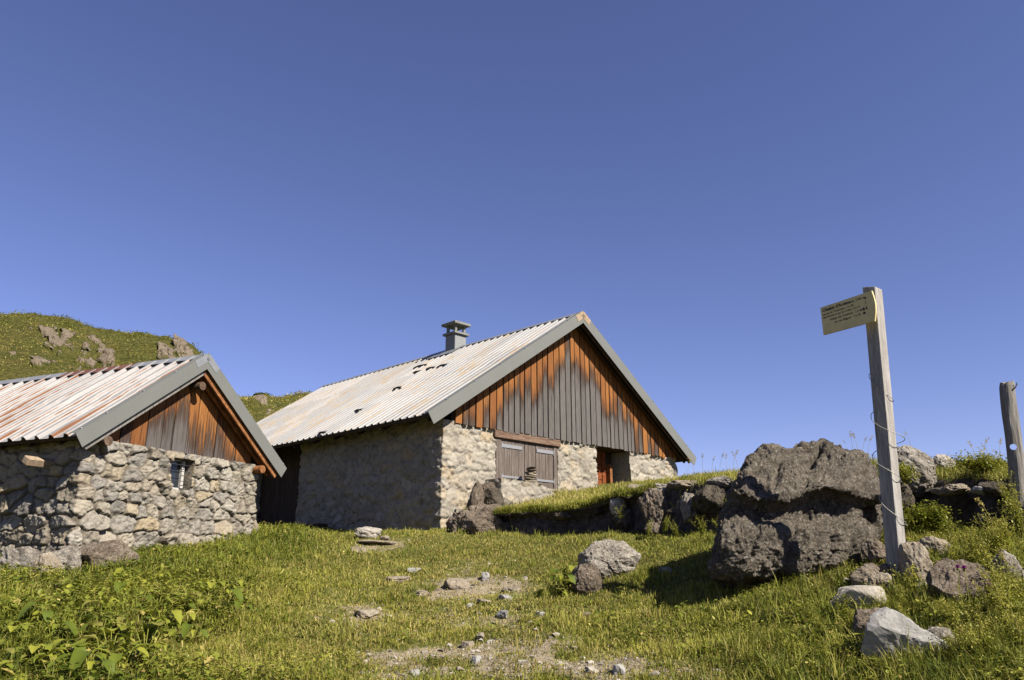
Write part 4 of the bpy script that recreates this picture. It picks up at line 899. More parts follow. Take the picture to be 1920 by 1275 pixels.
# ------------------------------------------------------------------ signpost and fence post
dS = np.array([-.545, .84, 0]); dS /= np.linalg.norm(dS); dL = np.array([.84, .545, 0])/np.hypot(.84, .545); nS = np.array([-.84, -.545, 0])/np.hypot(.84, .545)
pb, pt = at(1690, 1084, 6.5), at(1640, 537, 6.5)          # foot and head of the edge between dark and lit face
ax = pt-pb; PL = np.linalg.norm(ax); ax /= PL
sign = thing("signpost", tuple(pb), "grey square wooden post carrying a yellow hiking sign", "signpost")
wS, wL = .118, .112
def onpost(s, l, h): return pb+dS*s+dL*l+ax*h
m = MB(); V = []
for (h, sl_) in ((-.35, 0), (0, 0), (.6, 0), (1.2, 0), (1.8, 0), (PL, 1)):
    for (s_, l_) in ((0, 0), (wS, 0), (wS, wL), (0, wL)): V.append(onpost(s_, l_, h+(.03*(s_/wS)-.008*(l_/wL))*sl_))
Q = []
for k_ in range(5):
    for a_ in range(4): b_ = (a_+1) % 4; Q.append([k_*4+a_, k_*4+a_+4, k_*4+b_+4, k_*4+b_])
Q.append([20, 23, 22, 21]); m.add(V, Q=Q); po = m.build("post", M_POST, sign)
md = po.modifiers.new("bev", 'BEVEL'); md.width = .004; md.segments = 2
m = MB(); c_ = onpost(.04, wL+.006, .12); m.box(c_, dS*.022, dL*.006, ax*.17, .002); m.build("metal_strap", M_IRON, sign)
# the sign board
k = NT("yellow_sign_paint", .5, .3); v = k.coord("Object"); na = k.noise(v, 9, 5, .6); M_SIGN = k.done(k.ramp(na, [(.3, (.85, .69, .31)), (.7, (.98, .81, .40))]))
M_INK = mat_plain("dark_sign_ink", (.02, .02, .03), .6, .1)
tl, bl, tr_ = at(1538, 578, 6.5), at(1543, 628, 6.5), None
def onsign(px, py):                       # sight line onto the board's plane
    d = ray(px, py); o = np.array([0, 0, EYE]); p0 = pb+nS*.022; return o+d*(((p0-o)@nS)/(d@nS))
TL, BL, TRr, BRr, MR = onsign(1538, 577), onsign(1544, 628), onsign(1634, 545), onsign(1640, 602), onsign(1644.5, 574)
ex = (TRr-TL); LW = np.linalg.norm(ex); ex /= LW; ey = np.cross(nS, ex); ey *= np.sign(ey[2]); HTs = abs((BL-TL)@ey); HR = abs((BRr-TRr)@ey)
outl = [TL, BL, BRr]+[BRr+(TRr-BRr)*t+ex*(.022*math.sin(t*math.pi)+.0) for t in np.linspace(.05, .95, 9)]+[TRr]
m = MB(); n_ = len(outl); V = [p for p in outl]+[p-nS*.018 for p in outl]
V = np.array(V); bm = bmesh.new(); vs = [bm.verts.new(tuple(p-pb)) for p in V]
f1 = bm.faces.new(vs[:n_]); f2 = bm.faces.new(vs[n_:][::-1])
for i in range(n_): bm.faces.new([vs[i], vs[n_+i], vs[n_+(i+1) % n_], vs[(i+1) % n_]])
bmesh.ops.recalc_face_normals(bm, faces=bm.faces); me = bpy.data.meshes.new("sign_board"); bm.to_mesh(me); bm.free(); me.materials.append(M_SIGN)
board = bpy.data.objects.new("sign_board", me); link(board, sign)
rotm = Matrix((ex, ey, nS)).transposed()
def textmesh(txt, size, x, y, parent, bold=0.0, align='LEFT'):
    cu = bpy.data.curves.new("lettering", 'FONT'); cu.body = txt; cu.size = size; cu.align_x = align; cu.offset = bold; cu.extrude = .0006
    to = bpy.data.objects.new("lettering_tmp", cu); COL.objects.link(to); bpy.context.view_layer.update()
    me = bpy.data.meshes.new_from_object(to.evaluated_get(bpy.context.evaluated_depsgraph_get())); bpy.data.objects.remove(to)
    me.transform(Matrix.Translation(Vector(TL-pb+ex*x+ey*y+nS*.0012))@rotm.to_4x4()); me.materials.clear(); me.materials.append(M_INK)
    return me
bm = bmesh.new()
for (txt, size, x, y, bold) in [("Chalets d'Ardens", .042, .018, -.050, .0009), ("- alt. 1758 m", .030, .295, -.048, 0), ("Lac de Tavaneuse : 1 h 30", .027, .050, -.084, 0), ("Abondance par les Crêtes : 2 h 15", .0245, .050, -.114, 0),
                                ("Refuge des Tinderets - 1 h 40", .027, .085, -.150, 0), ("Lac des Plagnes - 1 h 10", .027, .125, -.186, 0)]:
    me = textmesh(txt, size, x, y, board, bold); bm.from_mesh(me); bpy.data.meshes.remove(me)
def plate(pts):                           # small flat ink marks
    vs = [bm.verts.new(tuple(TL-pb+ex*x+ey*y+nS*.0018)) for x, y in pts]; bm.faces.new(vs)
for y in (-.083, -.113): plate([(.018, y), (.044, y), (.044, y+.010), (.018, y+.010)])
for y in (-.150, -.186): plate([(.412, y-.002), (.436, y-.002), (.436, y+.008), (.428, y+.018), (.424, y+.028), (.418, y+.016), (.412, y+.012)])
plate([(.445, -.04), (.458, -.036), (.462, -.05), (.452, -.058), (.442, -.052)])
for y in (-.085, -.105): plate([(.448, y), (.453, y), (.453, y+.012), (.448, y+.012)])
plate([(.440, -.15), (.462, -.148), (.456, -.135), (.450, -.12), (.446, -.135)])
me = bpy.data.meshes.new("lettering"); bm.to_mesh(me); bm.free(); me.materials.append(M_INK); link(bpy.data.objects.new("lettering", me), board)
# loosely wound barbed wire
M_WIRE = mat_plain("rusty_grey_wire", (.5, .48, .45), .5, .2, 30, metal=.5)
h = np.linspace(.36, 1.78, 170); th = h/.345*2*np.pi+.6
rad = .105+.03*np.sin(h*7)+.012*np.sin(h*23); cc = onpost(0, 0, 0)+dS*wS/2+dL*wL/2
pts = cc+ax*(h+.035*np.sin(th+1.2))[:, None]+dS*(rad*np.cos(th))[:, None]+dL*(rad*np.sin(th))[:, None]
m = MB(); m.tube(pts, .0032, 5); wr = m.build("barbed_wire", M_WIRE, sign, smooth=True)
m = MB()
for i in range(8, 165, 11):
    for s_ in (-1, 1):
        d_ = np.array([math.sin(i*s_), math.cos(i*1.3), math.sin(i*2.1+s_)]); d_ /= np.linalg.norm(d_); m.tube([pts[i]-d_*.012, pts[i]+d_*.012], .0016, 4)
m.build("barb", M_WIRE, wr)["kind"] = "stuff"
# old fence post with a hole, at the right edge
fb, ft = at(1912, 965, 7.45), at(1890, 719, 7.45); fx = ft-fb; FLn = np.linalg.norm(fx); fx /= FLn
hh_ = np.linspace(-.25, FLn, 46); tt = np.linspace(0, 2*np.pi, 28, endpoint=False); HH, THt = np.meshgrid(hh_, tt, indexing='ij')
q = p3(np.cos(THt)*1.2, np.sin(THt)*1.2, HH*1.3); rr_ = (.070-.006*HH)*(1+.20*fbm(q*1.3, 3, 90)+.12*fbm(p3(np.cos(THt)*6, np.sin(THt)*6, HH*1.2), 3, 91, .6, True))
rr_ = rr_*np.where(HH > FLn-.03, .93, 1); topj = np.where(HH > FLn-.04, fbm(p3(np.cos(THt)*2, np.sin(THt)*2, 3), 2, 92)*.03, 0)
bend = .012*np.sin(HH*4)
V = fb+fx*(HH+topj)[..., None]+np.array([1., 0, 0])*(rr_*np.cos(THt)+bend)[..., None]+np.array([0, 1., 0])*(rr_*np.sin(THt))[..., None]
i = np.arange(45)[:, None]*28; j = np.arange(28)[None]; Q = np.stack([i+j, i+(j+1) % 28, i+28+(j+1) % 28, i+28+j], -1).reshape(-1, 4); V = V.reshape(-1, 3)
T = [[46*28, 45*28+a, 45*28+(a+1) % 28] for a in range(28)]+[[46*28+1, (a+1) % 28, a] for a in range(28)]; V = np.vstack([V, V[-28:].mean(0)+fx*.012, V[:28].mean(0)])
tmp = meshobj("tmp_post", V, [Q, np.array(T)], M_WOODGREY, origin=tuple(fb)); hc = at(1900, 838, 7.45); dd = ray(1900, 838); dd /= np.linalg.norm(dd)
m = MB(); m.tube([hc-dd*.3, hc, hc+dd*.3], .029, 16); cut = m.build("tmp_cut", None)
bo = tmp.modifiers.new("b", 'BOOLEAN'); bo.operation = 'DIFFERENCE'; bo.object = cut; bo.solver = 'EXACT'
bpy.context.view_layer.update(); me = bpy.data.meshes.new_from_object(tmp.evaluated_get(bpy.context.evaluated_depsgraph_get())); me.name = "fence_post"
bpy.data.objects.remove(tmp); bpy.data.objects.remove(cut)
fpost = thing("fence_post", tuple(fb), "old weathered round fence post with a drilled hole at the right edge", "fence post")
bo_ = bpy.data.objects.new("post", me); link(bo_, fpost)
m = MB(); sp = at(1896, 732, 7.39); m.tube([sp, sp+np.array([.03, -.02, .02]), sp+np.array([.055, -.02, .06]), sp+np.array([.05, -.02, .075])], .006, 6); m.build("nail", M_DARKMETAL, fpost)

# ------------------------------------------------------------------ vegetation
def leafmat(name, rough=.6, trans=.35):
    k = NT(name, rough, .25); a = k.attr("tone"); d = k.attr("dry"); t = k.attr("tip")
    grn = k.ramp(a, [(.0, (.07, .105, .014)), (.35, (.145, .175, .025)), (.7, (.235, .25, .04)), (1., (.33, .32, .07))])
    dr = k.ramp(a, [(.0, (.26, .19, .08)), (.5, (.42, .34, .15)), (1., (.56, .48, .25))])
    col = k.mix(d, grn, dr)
    col = k.mix(1., col, (.82, .80, .56), 'MULTIPLY'); k.put(k.b.inputs["Base Color"], col)
    tr = k.n("BsdfTranslucent"); k.l(col, tr.inputs[0]); mx = k.n("MixShader"); mx.inputs[0].default_value = trans
    k.l(k.b.outputs[0], mx.inputs[1]); k.l(tr.outputs[0], mx.inputs[2]); k.l(mx.outputs[0], k.o.inputs[0]); return k.m
M_BLADE = leafmat("grass_blade"); M_LEAF = leafmat("herb_leaf", .5, .3)

def blades(P, h, w, tone, dry, rng, lean=.45, curl=.5):
    n = len(P); a = rng.uniform(0, 2*np.pi, n); b = rng.uniform(0, 2*np.pi, n); l = np.abs(rng.normal(0, lean, n))+.08
    sd = np.stack([np.cos(a), np.sin(a), np.zeros(n)], 1); ln = np.stack([np.cos(b), np.sin(b), np.zeros(n)], 1)
    up = np.array([0, 0, 1.]); h = h[:, None]; w = w[:, None]; l = l[:, None]
    p1 = P+up*h*.55*np.sqrt(1/(1+l*l*.3))+ln*h*l*.35
    p2 = P+up*h*(1-.38*np.clip(l*curl*2, 0, 1.3))+ln*h*l*(.8+.3*curl)
    V = np.stack([P-sd*w/2-up*.01, P+sd*w/2-up*.01, p1+sd*w*.38, p1-sd*w*.38, p2], 1).reshape(-1, 3)
    i = np.arange(n)[:, None]*5
    return V, i+np.array([[0, 1, 2, 3]]), i+np.array([[3, 2, 4]]), np.repeat(tone, 5), np.repeat(dry, 5)
def scatter(n, rng, y0, y1, pw=1.0):
    """random ground points inside a widened view wedge, denser near the camera"""
    y = (y0**(1-pw)+(y1**(1-pw)-y0**(1-pw))*rng.random(n))**(1/(1-pw)) if pw != 1 else y0*(y1/y0)**rng.random(n)
    x = y*rng.uniform(-.98, .98, n); return x, y
def inside_house(x, y):
    r = np.zeros(len(x), bool)
    for fr, (a, b, c, d) in ((A, (.66, 9.7, .36, 12.2)), (B, (.24, 3.8, .16, 5.9))):
        q = np.stack([x, y, 0*x], 1)-fr.L; u, rr = q@fr.g, q@fr.r; r |= (u > a) & (u < b) & (rr > c) & (rr < d)
    return r
rng = np.random.default_rng(99)
N = 640000
x, y = scatter(N, rng, 3.9, 24, 1.35); z = HGT(x, y); P = p3(x, y, z); px, py = project(P); ba, lu, rt = zone(px, py)
sdE = edge_sd(x, y); terr = (sdE > .05) & (x > -.9)
n1 = fbm(p3(x*.8, y*.8), 3, 120)*.5+.5; n2 = fbm(p3(x*3.2, y*3.2), 3, 121)*.5+.5; n3 = fbm(p3(x*.35, y*.35), 2, 122)*.5+.5
cliff = (np.abs(sdE+.08) < .16) & (x > -.9)
keep = (rng.random(N) > np.clip(ba*1.0-.22+(n2-.5)*2.0*(ba > .08), 0, .93)) & ~inside_house(x, y) & ~(cliff & (rng.random(N) < .8)) & (n2+rng.random(N)*.35 > .33)
x, y, z, P, ba, lu, rt, terr, n1, n2, n3, px, py = (q[keep] for q in (x, y, z, P, ba, lu, rt, terr, n1, n2, n3, px, py))
n = len(x); dist = y
hgt = .022+.045*n2*n2+.04*rng.random(n)**4+.07*sstep(.58, .8, n2)*rng.random(n)+lu*(.04+.15*rng.random(n)**1.5)+rt*(.025+.12*rng.random(n)**2)+terr*(.03+.09*rng.random(n)**2)
hgt *= np.where(ba > .2, .6, 1)
wid = np.clip(.0032+.00058*dist, .004, .014)*rng.uniform(.7, 1.4, n)*(1+.4*rt+.4*lu)
tone = np.clip(.50+.95*(n1-.5)+.6*(n2-.5)+rng.normal(0, .2, n)-.16*lu-.12*rt+.12*terr, 0, 1)
dryp = np.clip(.22+.85*(n3-.45)-.55*(n2-.5)-.30*lu-.15*rt+.18*terr+ba*.4+.28*np.exp(-((px-850)/260)**2-((py-1120)/110)**2), .03, .75); dry = (rng.random(n) < dryp)*rng.uniform(.45, 1, n)+.10*rng.random(n)
V, Q, T, tn, dr = blades(P, hgt, wid, tone, dry, rng, lean=.85)
grass = meshobj("grass", V, [Q, T], M_BLADE, attrs={"tone": tn, "dry": dr}); tag(grass, "short sunlit alpine grass covering the slope and terrace", "grass", kind="stuff")
print("blades", n)

# tufts: clumps of longer blades
NC = 4200; x, y = scatter(NC, rng, 4.1, 20, 1.3); px, py = project(p3(x, y, HGT(x, y))); ba, lu, rt = zone(px, py); ok = ~inside_house(x, y) & (rng.random(NC) < .5+rt) & (rng.random(NC) > ba*1.4) & (np.abs(edge_sd(x, y)) > .2); x, y = x[ok], y[ok]; NC = len(x); kb = 46
rad = rng.uniform(.03, .12, NC); th_ = rng.uniform(.4, 1.2, NC)*(1+.9*rt[ok]+.3*lu[ok]); tc = rng.uniform(.15, .95, NC); dc = rng.random(NC)**3*.7
X_ = (x[:, None]+rng.normal(0, 1, (NC, kb))*rad[:, None]).ravel(); Y_ = (y[:, None]+rng.normal(0, 1, (NC, kb))*rad[:, None]).ravel(); n = len(X_)
V, Q, T, tn, dr = blades(p3(X_, Y_, HGT(X_, Y_)), np.repeat(th_, kb)*rng.uniform(.03, .135, n), np.clip(.0045+.0005*Y_, .005, .014)*rng.uniform(.7, 1.3, n), np.clip(np.repeat(tc, kb)+rng.normal(0, .12, n), 0, 1), np.clip(np.repeat(dc, kb)+(rng.random(n) < .1)*.6, 0, 1), rng, lean=.6)
tag(meshobj("grass_tufts", V, [Q, T], M_BLADE, attrs={"tone": tn, "dry": dr}), "longer uneven tufts of grass dotted over the slope", "grass", kind="stuff")

# cut and fallen dry stems lying on the turf
N = 9000; x, y = scatter(N, rng, 4.2, 15, 1.2); z = HGT(x, y); P = p3(x, y, z); px, py = project(P); k1 = (fbm(p3(x*.9, y*.9), 3, 150)+.5*rng.random(N) > .18) & ~inside_house(x, y) & (edge_sd(x, y) < -.1)
P = P[k1]; n = len(P); a = rng.uniform(0, 6.28, n); L_ = rng.uniform(.05, .2, n); d_ = np.stack([np.cos(a), np.sin(a), rng.normal(0, .12, n)], 1)*L_[:, None]; sd_ = np.stack([-np.sin(a), np.cos(a), 0*a], 1)*.0028
up_ = np.array([0, 0, 1.])*rng.uniform(.015, .05, (n, 1)); V = np.stack([P+up_-sd_, P+up_+sd_, P+up_*1.3+d_*.5+sd_, P+up_*1.3+d_*.5-sd_, P+up_*.7+d_], 1).reshape(-1, 3); i = np.arange(n)[:, None]*5
tag(meshobj("dry_straw", V, [i+np.array([[0, 1, 2, 3]]), i+np.array([[3, 2, 4]])], M_BLADE, attrs={"tone": np.repeat(rng.uniform(.3, 1, n), 5), "dry": np.repeat(rng.uniform(.75, 1, n), 5)}), "pale dry stems lying scattered over the grass", "straw", kind="stuff")

# broad herb leaves in the lush patches
N = 300000
x, y = scatter(N, rng, 3.9, 18, 1.3); z = HGT(x, y); P = p3(x, y, z); px, py = project(P); ba, lu, rt = zone(px, py)
n1 = fbm(p3(x*1.1, y*1.1), 3, 130)*.5+.5; n2 = fbm(p3(x*4.5, y*4.5), 2, 131)*.5+.5
pr = np.clip(lu*1.0*sstep(.25, .5, n1+.25*(px < 330))+rt*.5*sstep(.45, .65, n2)+.30*sstep(.42, .62, n2)*(ba < .2), 0, 1)
keep = (rng.random(N) < pr) & ~inside_house(x, y)
P, lu, rt, n1, n2, px = (q[keep] for q in (P, lu, rt, n1, n2, px)); n = len(P)
def leaves(C, L, wr, yaw, pitch, tone, dry):
    n = len(C); c, s_ = np.cos(yaw), np.sin(yaw); cp_, sp_ = np.cos(pitch), np.sin(pitch)
    f = np.stack([c*cp_, s_*cp_, sp_], 1); sd = np.stack([-s_, c, 0*c], 1); nn = np.cross(f, sd)
    L = L[:, None]; W = L*wr
    V = np.stack([C, C+f*L*.35+sd*W*.5+nn*L*.06, C+f*L*.75+sd*W*.38+nn*L*.02, C+f*L-nn*L*.1, C+f*L*.75-sd*W*.38+nn*L*.02, C+f*L*.35-sd*W*.5+nn*L*.06, C+f*L*.5-nn*L*.05], 1).reshape(-1, 3)
    i = np.arange(n)[:, None, None]*7; T = (i+np.array([[[0, 6, 5], [0, 1, 6], [1, 2, 6], [2, 3, 6], [3, 4, 6], [4, 5, 6]]])).reshape(-1, 3)
    return V, T, np.repeat(tone, 7), np.repeat(dry, 7)
hh = rng.random(n)**1.3*(.05+.15*n1*np.maximum(lu, .6*rt)+.05)
C = P+np.stack([rng.normal(0, .02, n), rng.normal(0, .02, n), hh], 1)
L = rng.uniform(.014, .04, n)*(1+1.0*lu*(rng.random(n) < .45))*(1+.8*(rng.random(n) < .06))
V, T, tn, dr = leaves(C, L, .68, rng.uniform(0, 6.28, n), rng.normal(.05, .38, n), np.clip(.36-.06*lu+.8*(n1-.5)+.4*(n2-.5)+rng.normal(0, .2, n), 0, 1), (rng.random(n) < .06)*.8+.1*rng.random(n))
herb = meshobj("herb_undergrowth", V, T, M_LEAF, attrs={"tone": tn, "dry": dr}); tag(herb, "low leafy weeds growing thick in front of the hut and around the right hand rocks", "weeds", kind="stuff")

# fine stones of the bare earth
N = 90000
x, y = scatter(N, rng, 4.5, 17, 1.3); z = HGT(x, y); px, py = project(p3(x, y, z)); ba, _, _ = zone(px, py)
keep = rng.random(N) < ba*.6; x, y, z = x[keep], y[keep], z[keep]; n = len(x); D, TI = ico(1)
S = (rng.uniform(.003, .010, n)*(1+3*rng.random(n)**9))[:, None, None]
V = D[None]*(1+.35*rng.normal(size=(n, len(D), 1)).clip(-1, 1))*S*np.array([1, 1, .6])+p3(x, y, z+.002)[:, None]
T = (TI[None]+np.arange(n)[:, None, None]*len(D)).reshape(-1, 3)
k = NT("gravel_stone", .9, .15); tt_ = k.attr("tone"); M_GRAV = k.done(k.ramp(tt_, [(0, (.16, .13, .10)), (.5, (.38, .33, .26)), (1, (.6, .56, .5))]))
tag(meshobj("gravel", V.reshape(-1, 3), T, M_GRAV, attrs={"tone": np.repeat(rng.random(n), len(D))}), "fine pale gravel on the bare earth patches of the path", "gravel", kind="stuff")

# turf hanging over the ledge of the terrace
es = np.concatenate([[0], np.cumsum(np.linalg.norm(np.diff(EDGE, axis=0), axis=1))]); sL = np.arange(.75, es[5]+.1, .05)
ex_, ey_ = np.interp(sL, es, EDGE[:, 0]), np.interp(sL, es, EDGE[:, 1]); tx, ty = np.gradient(ex_), np.gradient(ey_)
kk_ = np.ones(15)/15; tx = np.convolve(np.pad(tx, 7, mode='edge'), kk_, 'valid'); ty = np.convolve(np.pad(ty, 7, mode='edge'), kk_, 'valid'); ln = np.hypot(tx, ty); ox, oy = ty/ln, -tx/ln
wid_ = np.maximum(.06, .17+.22*fbm(p3(sL*1.3, 0, 0), 3, 140)+.10*fbm(p3(sL*5, 0, 0), 2, 141))
zin = HGT(ex_-ox*.35, ey_-oy*.35, False)
prof_ = [(-.42, -.05), (-.2, .035), (.0, .04), (.55, .02), (.85, -.015), (1., -.05), (.7, -.07), (.2, -.09), (-.1, -.30)]
LV = []
for o_, dz_ in prof_:
    oo = np.where(o_ > 0, o_*wid_, o_); X_, Y_ = ex_+ox*oo, ey_+oy*oo; LV.append(p3(X_, Y_, zin+dz_+(fbm(p3(X_*6, Y_*6, o_), 3, 142)*.07+fbm(p3(X_*1.5, Y_*1.5, 0), 2, 144)*.06*(o_ > 0))))
LV = np.stack(LV, 1); nl_ = LV.shape[0]
tag(meshobj("ground_turf_edge", LV.reshape(-1, 3), grid_faces(nl_, len(prof_)), M_GROUND, attrs={"bare": np.tile(np.array([0, 0, 0, 0, .1, .1, 0, 0, 0.]), nl_), "steep": np.tile(np.array([0, 0, 0, 0, .9, 1.6, 2, 2, 2.]), nl_)}, smooth=True), "overhanging grassy edge of the terrace ledge", kind="structure")  # lip underside takes the dark cliff colour as painted-in shade
N = 26000; ii = rng.integers(0, nl_, N); oo = rng.uniform(-.35, 1.0, N); oo = np.where(oo > 0, oo*wid_[ii], oo); jx = rng.normal(0, .03, N); X_, Y_ = ex_[ii]+ox[ii]*oo+jx, ey_[ii]+oy[ii]*oo
Pb = p3(X_, Y_, zin[ii]+.03-.07*np.clip(oo/wid_[ii], 0, 1)**3); t1 = fbm(p3(X_*2, Y_*2), 3, 143)
V, Q, T, tn, dr = blades(Pb, .03+.09*rng.random(N)**1.6, rng.uniform(.008, .014, N), np.clip(.6+.5*t1+rng.normal(0, .16, N), 0, 1), (rng.random(N) < .28)*rng.random(N), rng, lean=.8)
tag(meshobj("ledge_grass", V, [Q, T], M_BLADE, attrs={"tone": tn, "dry": dr}), "grass hanging over the rocky ledge of the terrace", "grass", kind="stuff")

# ---- single plants
def big_leaf(C, f, L, W, droop, tone, dry, rng, nl=9):
    """curved broad leaf with a midrib fold; returns V, Q"""
    t = np.linspace(0, 1, nl); up = np.array([0, 0, 1.]); sd = np.cross(f, up); sd /= np.linalg.norm(sd)+1e-9
    c = C+f*(L*t)[:, None]+up*(L*(.35*t-droop*t*t))[:, None]; w = W*np.sin(np.pi*np.clip(t*.93+.06, 0, 1))**.7*(1+.14*rng.normal(size=nl)); c = c+up*(rng.normal(0, L*.025, nl))[:, None]+sd*(np.sin(t*2.5+rng.uniform(0, 6))*L*.06)[:, None]
    rows = np.stack([c-sd*w[:, None]+up*(w*.28)[:, None], c-sd*(w*.5)[:, None]+up*(w*.2)[:, None]*.7, c, c+sd*(w*.5)[:, None]+up*(w*.2)[:, None]*.7, c+sd*w[:, None]+up*(w*.28)[:, None]], 1)
    return rows.reshape(-1, 3), grid_faces(nl, 5)
def dock_mesh(seed, scale=1.):
    rng = np.random.default_rng(seed); st, lf = MB(), []
    for i in range(rng.integers(7, 11)):
        a = rng.uniform(0, 6.28); out = np.array([math.cos(a), math.sin(a), 0]); h = rng.uniform(.09, .27)*scale; r = rng.uniform(.02, .12)*scale
        p = np.linspace(0, 1, 5)[:, None]; pts = out*r*p+np.array([0, 0, h])*p**.8
        lf.append((pts, out)); st.tube(pts, .004, 5, tone=.6, dry=.1, tip=0)
    lv = []
    for pts, out in lf:
        b = MB(); L = rng.uniform(.09, .19)*scale; V, Q = big_leaf(pts[-1], out, L, L*rng.uniform(.24, .4), rng.uniform(.3, 1.1), 0, 0, rng); b.add(V, Q=Q, tone=np.clip(rng.normal(.44, .2), 0, 1), dry=.0 if rng.random() < .9 else .35); lv.append(b)
    return st, lv
def weed_mesh_early(seed): return weed_mesh(seed, .2, 10, .36, True, .16)
def place_plant(name, protos, spots, labels, cat, group, scl=(.8, 1.2)):
    """first of each kind is built, the others are copies of the plant and of its parts"""
    built = {}
    for i, sp in enumerate(spots):
        px, py = sp[0], sp[1]; Y = sp[2] if len(sp) > 2 and sp[2] else None; s_ = sp[3] if len(sp) > 3 else random.uniform(*scl)
        G = at(px, py, Y) if Y else ground_at(px, py); k_ = i % len(protos)
        if k_ not in built:
            root = thing(name, (0, 0, 0), labels[i] if isinstance(labels, list) else labels, cat, group)
            for pn, mbs, mt in protos[k_]:
                for mb_ in mbs: mb_.build(pn, mt, root, smooth=True)
            built[k_] = root
        else:
            root = built[k_].copy(); COL.objects.link(root); root["label"] = labels[i] if isinstance(labels, list) else labels
            for c_ in list(built[k_].children): d = c_.copy(); COL.objects.link(d); d.parent = root
        root.location = tuple(G-np.array([0, 0, .015])); root.rotation_euler = (0, 0, random.uniform(0, 6.28)); root.scale = (s_,)*3
protos = []
for sd_ in range(5): st, lv = dock_mesh(400+sd_); protos.append([("stalk", [st], M_LEAF), ("leaf", lv, M_LEAF)])
docks = [(40,1115),(95,1128),(150,1122),(215,1128),(262,1120),(60,1150),(112,1160),(175,1152),(230,1160),(20,1180),(82,1190),(140,1185),(200,1195),(255,1180),(30,1215),(95,1225),(160,1222),(215,1228),(15,1250),(70,1258),(125,1262),(185,1258),(235,1262),(40,1290),(110,1295),(170,1292),(310,1135),(345,1150),(330,1122),(400,1132),(420,1152),(375,1162),(180,1092),(240,1098),(290,1108),(130,1100),(60,1100),(290,1160),(25,1135),(75,1172),(120,1142),(190,1176),(165,1138),(55,1205),(115,1210),(185,1208),(245,1215),(45,1238),(140,1240),(205,1245),(270,1150),(320,1165),(360,1128),(385,1145),(435,1140),(270,1235),(20,1280),(80,1280),(150,1275),(215,1285),(300,1088),(345,1098),(390,1105),(430,1112),(465,1128),(450,1158),(400,1172),(350,1182),(300,1185),(320,1205),(360,1212),(285,1225),(260,1100),(210,1108),(330,1140),(230,1138),(280,1132),(370,1118)]
place_plant("broadleaf_plant", protos, docks, "broad-leaved green dock plant in the lush patch in front of the small hut", "plant", "broad-leaved docks in front of the hut", (.55, .9))
place_plant("broadleaf_plant", protos, [(1058, 1112), (1035, 1122), (1078, 1104)], "dark broad-leaved plant in the grass beside the lichen-crusted boulder", "plant", "broad-leaved plants beside the lichen-crusted boulder", (.8, 1.0))

def shrub_mesh(seed, w, d, h, nleaf, lsz, nst=26, tone=.5):
    rng = np.random.default_rng(seed); st, lf = MB(), MB(); tips = []
    for i in range(nst):
        a = rng.uniform(0, 6.28); e_ = np.array([math.cos(a)*w*rng.uniform(.2, 1), math.sin(a)*d*rng.uniform(.2, 1), h*rng.uniform(.45, 1)*(1-.0)])
        t = np.linspace(0, 1, 6)[:, None]; pts = e_*t*np.array([1, 1, 1.])+np.array([0, 0, 1])*h*.18*np.sin(t*np.pi); pts[:, :2] += rng.normal(0, .012, (6, 2))*t
        st.tube(pts, np.linspace(.006, .002, 6), 5, tone=.15, dry=.5); tips.append(pts)
    tp = np.concatenate([np.array([p[k_]*(1-f)+p[k_+1]*f for f in rng.random(8) for k_ in (2, 3, 4)]) for p in tips])
    C = tp[rng.integers(0, len(tp), nleaf)]+rng.normal(0, .05, (nleaf, 3))*np.array([1, 1, .8]); C[:, 2] = np.maximum(C[:, 2], .01)
    cl = vnoise(C*9, seed)
    V, T, tn, dr = leaves(C, rng.uniform(.6, 1.3, nleaf)*lsz, .55, rng.uniform(0, 6.28, nleaf), rng.normal(.15, .5, nleaf), np.clip(tone+cl*.22+rng.normal(0, .14, nleaf), 0, 1), (rng.random(nleaf) < .04)*.7)
    lf.add(V, T=T, tone=tn, dry=dr); return [("stem", [st], M_LEAF), ("foliage", [lf], M_LEAF)]
place_plant("shrub", [shrub_mesh(501, .27, .26, .40, 5200, .03, 30, .52)], [(1748, 1022, 7.7, 1.0)], ["dense green shrub growing from the bank right of the signpost"], "shrub", None)
place_plant("shrub", [shrub_mesh(502, .2, .2, .22, 1500, .03, 16, .7)], [(1700, 905, 8.6, .9)], ["low yellowish shrub hanging below the tall grey rock on the bank"], "shrub", None)
place_plant("shrub", [shrub_mesh(503, .34, .25, .24, 2200, .03, 22, .66)], [(1840, 893, 8.5, 1.)], ["pale green shrub on the skyline left of the old fence post"], "shrub", None)
place_plant("shrub", [shrub_mesh(504, .22, .2, .2, 1500, .028, 16, .5)], [(1385, 960, 10.4, .9)], ["small green shrub in the ledge left of the huge boulder"], "shrub", None)

